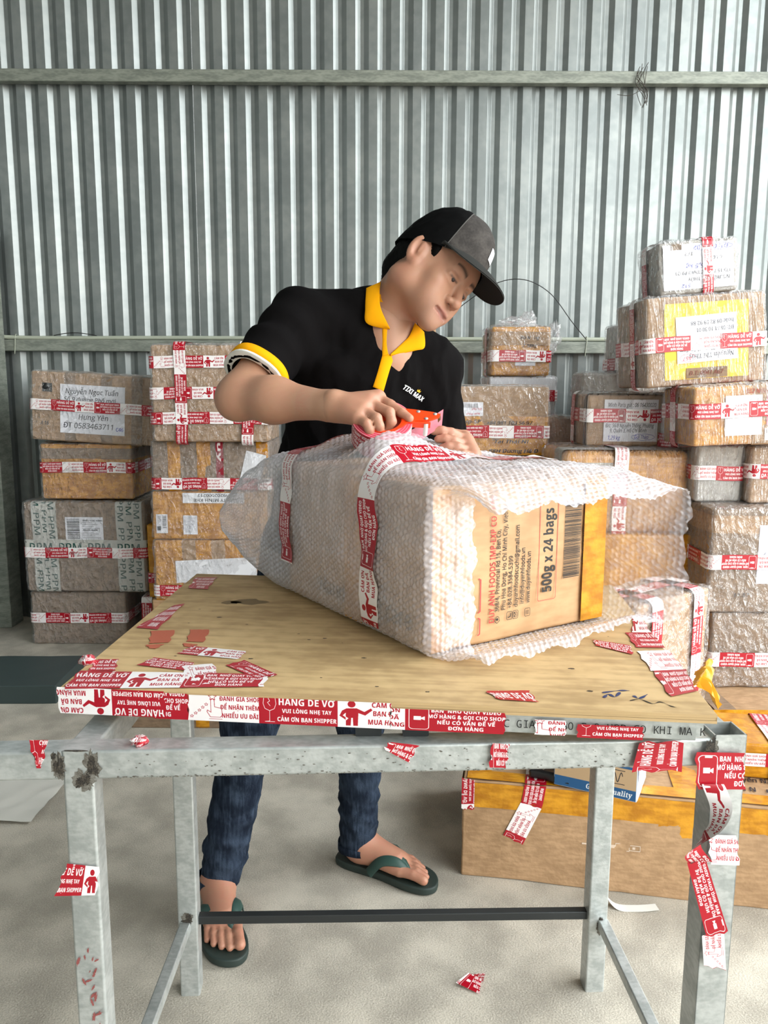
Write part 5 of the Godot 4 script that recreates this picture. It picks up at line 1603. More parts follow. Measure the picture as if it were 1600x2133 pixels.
# ------------------------------------------------------------------ rounded bodies: distances joined by a smooth minimum, meshed as surface nets
class Solid:
	var kind := PackedInt32Array()
	var op := PackedInt32Array()
	var a := PackedVector3Array()
	var b := PackedVector3Array()
	var ra := PackedFloat32Array()
	var rb := PackedFloat32Array()
	var k := PackedFloat32Array()
	var ax: Array[Basis] = []
	var live := PackedInt32Array()

	func add(what: int, p: Vector3, q: Vector3, r: float, s: float, blend: float, frame: Basis, sign_of := 1) -> int:
		kind.append(what); a.append(p); b.append(q); ra.append(r); rb.append(s); k.append(blend); ax.append(frame); op.append(sign_of)
		live.append(kind.size() - 1)
		return kind.size() - 1

	func limb(p: Vector3, q: Vector3, r: float, s: float, blend := 0.02, sign_of := 1) -> int:
		return add(0, p, q, r, s, blend, Basis.IDENTITY, sign_of)

	# frame: rows of the ellipsoid's own axes; radii along them
	func egg(p: Vector3, radii: Vector3, blend := 0.02, turn := Basis.IDENTITY, sign_of := 1) -> int:
		return add(1, p, radii, 0.0, 0.0, blend, turn.transposed(), sign_of)

	# limb whose section is flattened: radii r (along frame x) and s (along frame z) at both ends, scaled by t at the far end
	func trunk(p: Vector3, q: Vector3, r: float, s: float, t: float, blend: float, turn: Basis) -> int:
		var m := add(2, p, q, r, s, blend, turn.transposed())
		far[m] = t
		return m
	var far := {}

	func one(m: int, p: Vector3) -> float:
		var w := kind[m]
		if w == 0:
			var d := b[m] - a[m]
			var e := p - a[m]
			var t := clampf(e.dot(d) / maxf(d.length_squared(), 1e-9), 0.0, 1.0)
			return (e - d * t).length() - lerpf(ra[m], rb[m], t)
		if w == 1:
			var q := ax[m] * (p - a[m])
			var n := q / b[m]
			var l := n.length()
			var g := (n / b[m]).length()
			return l * (l - 1.0) / maxf(g, 1e-6)
		var d2 := b[m] - a[m]
		var e2 := p - a[m]
		var t2 := clampf(e2.dot(d2) / d2.length_squared(), 0.0, 1.0)
		var q2 := ax[m] * (e2 - d2 * t2)
		var s2 := lerpf(1.0, far[m], t2)
		var r2 := Vector3(ra[m], minf(ra[m], rb[m]), rb[m]) * s2
		var n2 := q2 / r2
		var l2 := n2.length()
		return l2 * (l2 - 1.0) / maxf((n2 / r2).length(), 1e-6) if l2 > 1e-5 else -minf(r2.x, r2.z)

	func at(p: Vector3) -> float:
		var d := 1e3
		for m in live:
			var e := one(m, p)
			var s := k[m]
			if op[m] > 0:
				var h := maxf(s - absf(d - e), 0.0)
				d = minf(d, e) - (h * h / (4.0 * s) if s > 0.0 else 0.0)
			else:
				e = -e
				var h2 := maxf(s - absf(d - e), 0.0)
				d = maxf(d, e) + (h2 * h2 / (4.0 * s) if s > 0.0 else 0.0)
		return d

	func all() -> void:
		live = PackedInt32Array(range(kind.size()))

	func mesh(lo: Vector3, hi: Vector3, cell: float) -> Geo:
		var bs := 5
		var nb := Vector3i(((hi - lo) / (cell * bs)).ceil())
		var n := nb * bs + Vector3i.ONE
		var val := PackedFloat32Array()
		val.resize(n.x * n.y * n.z)
		val.fill(1e9)
		var idx := PackedInt32Array()
		idx.resize(n.x * n.y * n.z)
		idx.fill(-1)
		var half := cell * bs * 0.5
		var reach := half * 1.7321
		var active: Array[Vector3i] = []
		for bz in nb.z:
			for by in nb.y:
				for bx in nb.x:
					var c := lo + Vector3(bx, by, bz) * cell * bs + Vector3(half, half, half)
					all()
					var near := PackedInt32Array()
					var dmin := 1e9
					var each := PackedFloat32Array()
					for m in kind.size():
						var e := one(m, c)
						each.append(e)
						if op[m] > 0:
							dmin = minf(dmin, e)
					if dmin > reach * 1.6 + 0.03:
						continue
					for m in kind.size():
						if op[m] > 0:
							if each[m] < dmin + 2.2 * reach + k[m]:
								near.append(m)
						elif each[m] < reach * 1.5 + k[m]:
							near.append(m)
					live = near
					var d := at(c)
					if absf(d) > reach * 1.5:
						continue
					active.append(Vector3i(bx, by, bz))
					for z in range(bz * bs, bz * bs + bs + 1):
						for y in range(by * bs, by * bs + bs + 1):
							var row := (z * n.y + y) * n.x
							for x in range(bx * bs, bx * bs + bs + 1):
								if val[row + x] > 1e8:
									val[row + x] = at(lo + Vector3(x, y, z) * cell)
		all()
		var g := Geo.new()
		var sx := 1
		var sy := n.x
		var sz := n.x * n.y
		var off := PackedInt32Array([0, sx, sy, sx + sy, sz, sx + sz, sy + sz, sx + sy + sz])
		var offv := [Vector3(0, 0, 0), Vector3(1, 0, 0), Vector3(0, 1, 0), Vector3(1, 1, 0), Vector3(0, 0, 1), Vector3(1, 0, 1), Vector3(0, 1, 1), Vector3(1, 1, 1)]
		var edges := [[0, 1], [0, 2], [0, 4], [1, 3], [1, 5], [2, 3], [2, 6], [4, 5], [4, 6], [3, 7], [5, 7], [6, 7]]
		for bl in active:
			for z in range(bl.z * bs, bl.z * bs + bs):
				for y in range(bl.y * bs, bl.y * bs + bs):
					for x in range(bl.x * bs, bl.x * bs + bs):
						var i0 := (z * n.y + y) * n.x + x
						var neg := 0
						for q in 8:
							if val[i0 + off[q]] < 0.0:
								neg += 1
						if neg == 0 or neg == 8:
							continue
						var sum := Vector3.ZERO
						var cnt := 0
						for e in edges:
							var va := val[i0 + off[e[0]]]
							var vb := val[i0 + off[e[1]]]
							if (va < 0.0) != (vb < 0.0):
								sum += (offv[e[0]] as Vector3).lerp(offv[e[1]], va / (va - vb))
								cnt += 1
						idx[i0] = g.vert(lo + (Vector3(x, y, z) + sum / cnt) * cell)
		for bl in active:
			for z in range(bl.z * bs, bl.z * bs + bs):
				for y in range(bl.y * bs, bl.y * bs + bs):
					for x in range(bl.x * bs, bl.x * bs + bs):
						var i0 := (z * n.y + y) * n.x + x
						var v0 := val[i0]
						for ax3 in 3:
							var s: int = [sx, sy, sz][ax3]
							var u: int = [sy, sz, sx][ax3]
							var w: int = [sz, sx, sy][ax3]
							var v1 := val[i0 + s]
							if v1 > 1e8 or (v0 < 0.0) == (v1 < 0.0):
								continue
							if i0 - u - w < 0:
								continue
							var q0 := idx[i0]
							var q1 := idx[i0 - u]
							var q2 := idx[i0 - u - w]
							var q3 := idx[i0 - w]
							if q0 < 0 or q1 < 0 or q2 < 0 or q3 < 0:
								continue
							if v0 < 0.0:
								g.quad(q0, q1, q2, q3)
							else:
								g.quad(q0, q3, q2, q1)
		g.smooth()
		return g

func box_of(pts: Array, pad: float) -> AABB:
	var r := AABB(pts[0], Vector3.ZERO)
	for p in pts:
		r = r.expand(p)
	return r.grow(pad)

# finger: joints from knuckle to tip
func finger(s: Solid, pts: Array, r0: float, r1: float, root_at: Vector3) -> void:
	s.limb(root_at, pts[0], r0 * 1.15, r0 * 1.08, 0.012)
	for k in pts.size() - 1:
		var t0 := float(k) / (pts.size() - 1)
		var t1 := float(k + 1) / (pts.size() - 1)
		s.limb(pts[k], pts[k + 1], lerpf(r0, r1, t0), lerpf(r0, r1, t1), 0.0035)

const SKIN := Color(0.43, 0.235, 0.150)
const SKIN_RED := Color(0.45, 0.185, 0.125)

# flattened trunk frame of the man: his left, up, forward
var man := Basis(Vector3(0.905, 0, -0.425), Vector3.UP, Vector3(0.425, 0, 0.905))

func sleeves_and_trunk(s: Solid, slack: float) -> void:
	var frame := man
	s.trunk(Vector3(-0.035, 1.27, -1.835), Vector3(-0.075, 1.06, -1.885), 0.168 + slack, 0.112 + slack, 1.0, 0.05, frame)
	s.trunk(Vector3(-0.075, 1.06, -1.885), Vector3(-0.100, 0.90, -1.915), 0.165 + slack, 0.112 + slack, 1.05, 0.05, frame)
	s.limb(Vector3(-0.178, 1.395, -1.765), Vector3(-0.03, 1.395, -1.81), 0.052 + slack, 0.062 + slack, 0.05)
	s.limb(Vector3(-0.03, 1.395, -1.81), Vector3(0.112, 1.298, -1.855), 0.062 + slack, 0.05 + slack, 0.05)

func skin_tint(g: Geo, f: Callable) -> void:
	for k in g.v.size():
		g.c.append(f.call(g.v[k]))

func make_person() -> void:
	var root := thing("person", "man in black polo shirt, yellow collar, cap and jeans bending over the parcel", "person", Vector3(-0.2, 0, -1.86))
	var noise_tint := func(p: Vector3) -> Color:
		var t := 0.5 + 0.5 * noise.get_noise_3dv(p * 26.0)
		return SKIN.lerp(SKIN_RED, 0.25 * t)
	var body := Geo.new()
	# ---- trunk, arms and legs (coarse grid; most of it is under the clothes)
	var sh_r := Vector3(-0.188, 1.395, -1.76)
	var el_r := Vector3(-0.290, 1.232, -1.605)
	var wr_r := Vector3(-0.098, 1.216, -1.50)
	var sh_l := Vector3(0.110, 1.295, -1.85)
	var el_l := Vector3(0.137, 1.045, -1.865)
	var wr_l := Vector3(0.180, 1.100, -1.625)
	var hip_r := Vector3(-0.200, 0.86, -1.87)
	var hip_l := Vector3(-0.040, 0.86, -1.945)
	var kn_r := Vector3(-0.316, 0.474, -1.795)
	var kn_l := Vector3(-0.056, 0.44, -1.90)
	var an_r := Vector3(-0.399, 0.075, -1.762)
	var an_l := Vector3(-0.066, 0.075, -1.930)
	var neck_at := Vector3(-0.005, 1.40, -1.80)
	var s := Solid.new()
	sleeves_and_trunk(s, -0.012)
	s.limb(hip_r, kn_r, 0.072, 0.048, 0.04)
	s.limb(kn_r, an_r, 0.046, 0.032, 0.03)
	s.limb(hip_l, kn_l, 0.072, 0.048, 0.04)
	s.limb(kn_l, an_l, 0.046, 0.032, 0.03)
	s.limb(neck_at + Vector3(0, -0.05, -0.01), neck_at, 0.062, 0.056, 0.03)
	s.limb(neck_at + Vector3(0.012, -0.02, 0.012), Vector3(0.008, 1.315, -1.778), 0.060, 0.052, 0.03)
	var lo := Vector3(-0.55, 0.02, -2.16)
	body.append(s.mesh(lo, Vector3(0.35, 1.52, -1.55), 0.012))
	skin_tint(body, noise_tint)
	s = Solid.new()
	s.limb(sh_r, el_r, 0.048, 0.0415, 0.03)
	s.limb(el_r + Vector3(0.002, 0.0, 0), wr_r.lerp(el_r, 0.62), 0.0405, 0.0415, 0.03)
	s.limb(wr_r.lerp(el_r, 0.62), wr_r, 0.0415, 0.0262, 0.03)
	s.egg(el_r + Vector3(-0.012, -0.012, 0.004), Vector3(0.026, 0.026, 0.026), 0.03)
	s.limb(wr_r, wr_r + Vector3(0.03, 0.001, 0.008), 0.0262, 0.0225, 0.02)
	s.egg(wr_r + Vector3(0.004, 0.016, 0.014), Vector3(0.012, 0.011, 0.012), 0.012)
	var g := s.mesh(Vector3(-0.38, 1.15, -1.84), Vector3(-0.04, 1.48, -1.44), 0.006)
	skin_tint(g, noise_tint)
	body.append(g)
	s = Solid.new()
	s.limb(sh_l, el_l, 0.048, 0.041, 0.03)
	s.limb(el_l, wr_l, 0.041, 0.026, 0.03)
	s.limb(wr_l, wr_l + Vector3(-0.03, 0.018, 0.03), 0.026, 0.022, 0.02)
	g = s.mesh(Vector3(0.04, 0.96, -1.95), Vector3(0.31, 1.37, -1.55), 0.008)
	skin_tint(g, noise_tint)
	body.append(g)
	# ---- right hand, pressing on the tape gun with its fingers in the core of the roll
	var hand_tint := func(p: Vector3) -> Color:
		return SKIN.lerp(SKIN_RED, 0.14 + smoothstep(0.01, 0.08, minf(p.distance_to(wr_r), p.distance_to(wr_l))) * (0.25 + 0.3 * noise.get_noise_3dv(p * 60.0)))
	s = Solid.new()
	var i0 := Vector3(-0.013, 1.231, -1.500)
	var m0 := Vector3(-0.029, 1.222, -1.482)
	var r0 := Vector3(-0.040, 1.209, -1.464)
	var l0 := Vector3(-0.049, 1.196, -1.450)
	for q in [[i0, 0.0155], [m0, 0.0155], [r0, 0.015], [l0, 0.014]]:
		s.limb(wr_r + Vector3(0.008, 0, 0.004), q[0], 0.0190, q[1], 0.018)
	s.limb(wr_r.lerp(el_r, 0.28), wr_r, 0.0330, 0.0258, 0.02)
	s.egg(wr_r + Vector3(0.002, 0.016, 0.014), Vector3(0.012, 0.011, 0.012), 0.012)
	s.egg((i0 + l0 + wr_r) / 3.0 + Vector3(0, -0.008, -0.004), Vector3(0.034, 0.02, 0.03), 0.02)
	finger(s, [i0, Vector3(0.011, 1.219, -1.480), Vector3(0.032, 1.205, -1.463), Vector3(0.046, 1.1955, -1.452)], 0.0108, 0.0078, i0.lerp(wr_r, 0.4))
	finger(s, [m0, Vector3(0.009, 1.206, -1.452), Vector3(0.013, 1.190, -1.443), Vector3(0.006, 1.176, -1.450)], 0.0110, 0.0082, m0.lerp(wr_r, 0.4))
	finger(s, [r0, Vector3(-0.014, 1.196, -1.436), Vector3(-0.009, 1.182, -1.431), Vector3(-0.007, 1.168, -1.437)], 0.0106, 0.0080, r0.lerp(wr_r, 0.4))
	finger(s, [l0, Vector3(-0.032, 1.187, -1.428), Vector3(-0.027, 1.176, -1.426), Vector3(-0.024, 1.166, -1.431)], 0.0096, 0.0074, l0.lerp(wr_r, 0.4))
	finger(s, [Vector3(-0.045, 1.203, -1.515), Vector3(-0.018, 1.190, -1.522), Vector3(0.006, 1.184, -1.510)], 0.0115, 0.009, wr_r + Vector3(0.02, -0.004, -0.006))
	g = s.mesh(Vector3(-0.20, 1.145, -1.60), Vector3(0.07, 1.265, -1.40), 0.003)
	skin_tint(g, hand_tint)
	body.append(g)
	# ---- left hand, flat, holding the end of the tape
	s = Solid.new()
	var a1 := Vector3(0.160, 1.149, -1.562)
	var a2 := Vector3(0.163, 1.138, -1.548)
	var a3 := Vector3(0.167, 1.128, -1.533)
	var a4 := Vector3(0.172, 1.119, -1.520)
	var hb := wr_l + Vector3(-0.012, 0.008, 0.018)
	for q in [a1, a2, a3, a4]:
		s.limb(hb, q, 0.021, 0.0145, 0.016)
	finger(s, [a1, Vector3(0.130, 1.1645, -1.547), Vector3(0.111, 1.1690, -1.543), Vector3(0.097, 1.1670, -1.545)], 0.0105, 0.0080, a1.lerp(hb, 0.4))
	finger(s, [a2, Vector3(0.134, 1.1500, -1.530), Vector3(0.117, 1.1540, -1.529), Vector3(0.104, 1.1530, -1.531)], 0.0105, 0.0080, a2.lerp(hb, 0.4))
	finger(s, [a3, Vector3(0.140, 1.139, -1.515), Vector3(0.122, 1.140, -1.513), Vector3(0.111, 1.137, -1.516)], 0.0102, 0.0078, a3.lerp(hb, 0.4))
	finger(s, [a4, Vector3(0.150, 1.127, -1.504), Vector3(0.136, 1.126, -1.502), Vector3(0.127, 1.123, -1.505)], 0.0092, 0.0072, a4.lerp(hb, 0.4))
	finger(s, [Vector3(0.160, 1.156, -1.584), Vector3(0.131, 1.162, -1.580), Vector3(0.109, 1.164, -1.570)], 0.0115, 0.009, hb + Vector3(-0.006, 0.008, -0.004))
	g = s.mesh(Vector3(0.07, 1.09, -1.65), Vector3(0.25, 1.20, -1.47), 0.003)
	skin_tint(g, hand_tint)
	body.append(g)
	# ---- feet
	for q in [[Vector3(-0.412, 0.0205, -1.800), Vector3(0.30, 0, 0.954), 1.0, an_r], [Vector3(-0.098, 0.0205, -1.946), Vector3(0.895, 0, 0.446), -1.0, an_l]]:
		g = foot_mesh(q[0], q[1], q[2], q[3])
		skin_tint(g, func(p: Vector3) -> Color: return SKIN.lerp(SKIN_RED, 0.55 + 0.35 * noise.get_noise_3dv(p * 40.0)))
		body.append(g)
		# ---- head and neck, in the head's own axes: x his left, y up, z forward
	var head := Transform3D(Basis(Vector3(0.40, -0.48, -0.78), Vector3(0.629, 0.763, -0.147), Vector3(0.667, -0.432, 0.608)).orthonormalized(), Vector3(0.100, 1.495, -1.764))
	g = head_mesh(head.affine_inverse() * neck_at, head.affine_inverse() * (neck_at + Vector3(-0.004, -0.06, 0.0)))
	var hg := Geo.new()
	hg.append(g, head)
	hg.c = g.c
	body.append(hg)
	body.n.clear()
	put("body", body, M.skin, root)
	head_parts(head, root)
	clothes(root, [sh_r, el_r, wr_r, sh_l, el_l, wr_l, hip_r, kn_r, an_r, hip_l, kn_l, an_l, neck_at])
	for q in [[Vector3(-0.412, 0.0, -1.800), Vector3(0.30, 0, 0.954), 1.0], [Vector3(-0.098, 0.0, -1.946), Vector3(0.895, 0, 0.446), -1.0]]:
		sandal(q[0], q[1], q[2], root)
	tape_gun()

# heel at h, toes along d; inner = +1 when the big toe is on his left
func foot_mesh(h: Vector3, d: Vector3, inner: float, ankle: Vector3) -> Geo:
	d = d.normalized()
	var x := Vector3.UP.cross(d) * inner   # towards the big toe
	var at := func(side: float, up: float, along: float) -> Vector3: return h + x * side + Vector3(0, up, 0) + d * along
	var s := Solid.new()
	s.egg(at.call(0.0, 0.028, 0.032), Vector3(0.031, 0.03, 0.034), 0.02, Basis(x, Vector3.UP, d))
	s.limb(at.call(0.002, 0.050, 0.050), ankle + Vector3(0, 0.045, 0), 0.031, 0.030, 0.03)
	s.egg(at.call(0.026, 0.070, 0.05), Vector3(0.012, 0.012, 0.012), 0.02)
	s.egg(at.call(-0.026, 0.060, 0.045), Vector3(0.012, 0.012, 0.012), 0.02)
	s.limb(at.call(0.004, 0.046, 0.065), at.call(0.014, 0.030, 0.15), 0.027, 0.020, 0.03)
	s.limb(at.call(-0.006, 0.040, 0.06), at.call(-0.020, 0.021, 0.145), 0.028, 0.018, 0.03)
	s.limb(at.call(0.0, 0.03, 0.05), at.call(-0.002, 0.023, 0.155), 0.028, 0.020, 0.03)
	var toes := [[0.027, 0.172, 0.0155, 0.028, 0.238, 0.0125], [0.006, 0.178, 0.0105, 0.006, 0.236, 0.0085], [-0.010, 0.172, 0.0095, -0.011, 0.226, 0.0080], [-0.024, 0.164, 0.0090, -0.027, 0.212, 0.0076], [-0.036, 0.152, 0.0085, -0.040, 0.194, 0.0072]]
	for t in toes:
		var root_at: Vector3 = at.call(t[0] * 0.75, 0.024, t[1] - 0.05)
		var base: Vector3 = at.call(t[0], 0.019, t[1])
		var mid: Vector3 = at.call((t[0] + t[3]) / 2, 0.019, (t[1] * 0.45 + t[4] * 0.55))
		var tip: Vector3 = at.call(t[3], t[5] + 0.0005, t[4])
		s.limb(root_at, base, t[2] * 1.1, t[2], 0.014)
		s.limb(base, mid, t[2] * 0.92, t[5] * 0.95, 0.004)
		s.limb(mid, tip, t[5] * 0.95, t[5], 0.004)
	var b := box_of([h - Vector3(0, 0.02, 0), at.call(0.06, 0.0, 0.26), at.call(-0.06, 0.0, 0.26), at.call(-0.06, 0.0, -0.02), at.call(0.06, 0.0, -0.02), ankle + Vector3(0, 0.07, 0)], 0.02)
	return s.mesh(b.position, b.end, 0.0038)

func head_mesh(neck_at: Vector3, chest_at: Vector3) -> Geo:
	var s := Solid.new()
	s.egg(Vector3(0, 0.036, -0.012), Vector3(0.0745, 0.086, 0.094), 0.02)
	s.egg(Vector3(0, -0.022, 0.026), Vector3(0.059, 0.080, 0.060), 0.03)
	for x in [-1.0, 1.0]:
		s.limb(Vector3(0.050 * x, -0.058, 0.006), Vector3(0.010 * x, -0.090, 0.070), 0.020, 0.015, 0.03)
		s.limb(Vector3(0.056 * x, -0.02, 0.0), Vector3(0.050 * x, -0.058, 0.006), 0.018, 0.02, 0.03)
		s.egg(Vector3(0.041 * x, -0.024, 0.060), Vector3(0.021, 0.017, 0.019), 0.025)
		s.egg(Vector3(0.034 * x, -0.058, 0.062), Vector3(0.022, 0.025, 0.020), 0.03)
	s.egg(Vector3(0, -0.096, 0.077), Vector3(0.019, 0.014, 0.014), 0.02)
	s.egg(Vector3(0, -0.068, 0.074), Vector3(0.030, 0.022, 0.016), 0.02)
	s.limb(Vector3(-0.034, 0.018, 0.070), Vector3(0.034, 0.018, 0.070), 0.012, 0.012, 0.02)
	s.egg(Vector3(0, 0.045, 0.062), Vector3(0.050, 0.030, 0.022), 0.03)
	for x in [-1.0, 1.0]:
		s.egg(Vector3(0.031 * x, -0.001, 0.094), Vector3(0.018, 0.011, 0.014), 0.012, Basis.IDENTITY, -1)
	# nose
	s.limb(Vector3(0, 0.010, 0.083), Vector3(0, -0.032, 0.1025), 0.0080, 0.0105, 0.010)
	s.egg(Vector3(0, -0.036, 0.1045), Vector3(0.0120, 0.0105, 0.0105), 0.007)
	for x in [-1.0, 1.0]:
		s.egg(Vector3(0.0145 * x, -0.0385, 0.0925), Vector3(0.0080, 0.0080, 0.0105), 0.005)
		s.egg(Vector3(0.0065 * x, -0.0475, 0.0985), Vector3(0.0038, 0.004, 0.0050), 0.003, Basis.IDENTITY, -1)
	# eyeballs with lids lowered
	for x in [-1.0, 1.0]:
		s.egg(Vector3(0.031 * x, 0.0, 0.0745), Vector3(0.0150, 0.0112, 0.0120), 0.006)
		s.limb(Vector3(0.0195 * x, -0.0005, 0.0815), Vector3(0.0445 * x, 0.001, 0.0765), 0.0052, 0.0046, 0.006)
		s.egg(Vector3(0.0315 * x, -0.0042, 0.0885), Vector3(0.0145, 0.0026, 0.0058), 0.003, Basis(Vector3(0, 0, 1), 0.10 * x), -1)
	# lips
	s.limb(Vector3(-0.017, -0.0655, 0.0835), Vector3(0.017, -0.0655, 0.0835), 0.0046, 0.0046, 0.008)
	s.egg(Vector3(0, -0.0640, 0.0885), Vector3(0.0235, 0.0058, 0.0072), 0.004)
	s.egg(Vector3(0, -0.0755, 0.0870), Vector3(0.0215, 0.0068, 0.0078), 0.004)
	s.limb(Vector3(-0.024, -0.0690, 0.0885), Vector3(0, -0.0695, 0.0965), 0.0030, 0.0032, 0.006, -1)
	s.limb(Vector3(0.024, -0.0690, 0.0885), Vector3(0, -0.0695, 0.0965), 0.0030, 0.0032, 0.006, -1)
	# ears
	for x in [-1.0, 1.0]:
		var turn := Basis(Vector3(0, 1, 0), -0.42 * x) * Basis(Vector3(1, 0, 0), -0.12)
		s.egg(Vector3(0.0790 * x, 0.001, -0.002), Vector3(0.0075, 0.0325, 0.0205), 0.006, turn)
		s.egg(Vector3(0.0745 * x, -0.022, 0.008), Vector3(0.0065, 0.0120, 0.0085), 0.006, turn)
		s.egg(Vector3(0.0885 * x, 0.003, 0.002), Vector3(0.0100, 0.0225, 0.0120), 0.003, turn, -1)
		s.egg(Vector3(0.0800 * x, 0.004, 0.004), Vector3(0.0030, 0.0150, 0.0040), 0.004, turn)
		s.egg(Vector3(0.0720 * x, -0.006, 0.011), Vector3(0.0070, 0.009, 0.006), 0.005)
	# neck
	s.limb(Vector3(0, -0.055, -0.030), neck_at, 0.051, 0.055, 0.03)
	s.limb(neck_at, chest_at, 0.055, 0.060, 0.03)
	s.limb(Vector3(-0.058, -0.06, -0.02), neck_at + Vector3(0.02, -0.01, 0.04), 0.015, 0.014, 0.03)
	s.egg(Vector3(0, -0.125, 0.018).lerp(neck_at, 0.25), Vector3(0.012, 0.014, 0.012), 0.02)
	var b := box_of([Vector3(-0.09, -0.13, -0.12), Vector3(0.09, 0.135, 0.12), neck_at, chest_at], 0.012)
	b = b.merge(box_of([chest_at], 0.065))
	var g := s.mesh(b.position, b.end, 0.0025)
	for p in g.v:
		var c := SKIN.lerp(SKIN_RED, 0.22 + 0.2 * noise.get_noise_3dv(p * 30.0))
		var front := smoothstep(0.06, 0.085, p.z)
		var lip := front * bump(p.y, -0.0695, 0.0100) * bump(p.x, 0.0, 0.024)
		c = c.lerp(Color(0.34, 0.115, 0.095), clampf(lip * 1.2, 0.0, 0.85))
		c = c.lerp(Color(0.12, 0.035, 0.03), 0.8 * front * bump(p.y, -0.0693, 0.0026) * bump(p.x, 0.0, 0.024))
		var beard := front * smoothstep(-0.04, -0.075, p.y) * 0.22
		c = c.lerp(Color(0.22, 0.16, 0.13), beard)
		for x in [-1.0, 1.0]:   # brows
			var t: float = (p.x * x - 0.012) / 0.036
			if t > 0.0 and t < 1.0 and p.z > 0.03:
				var y := 0.0215 + 0.0055 * sin(t * 2.4)
				c = c.lerp(Color(0.035, 0.025, 0.022), bump(p.y, y, lerpf(0.0052, 0.0026, t)) * 0.9)
			c = c.lerp(SKIN_RED, 0.4 * bump(p.x * x, 0.078, 0.012) * smoothstep(0.03, 0.0, absf(p.z)))
			c = c.lerp(Color(0.05, 0.025, 0.02), 0.9 * bump(p.y, -0.0018, 0.0022) * smoothstep(0.0165, 0.012, absf(p.x * x - 0.0318)) * front)
			c = c.lerp(Color(0.22, 0.10, 0.07), 0.5 * bump(p.y, 0.0085, 0.0022) * bump(p.x * x, 0.0315, 0.014) * front)
		g.c.append(c)
	return g

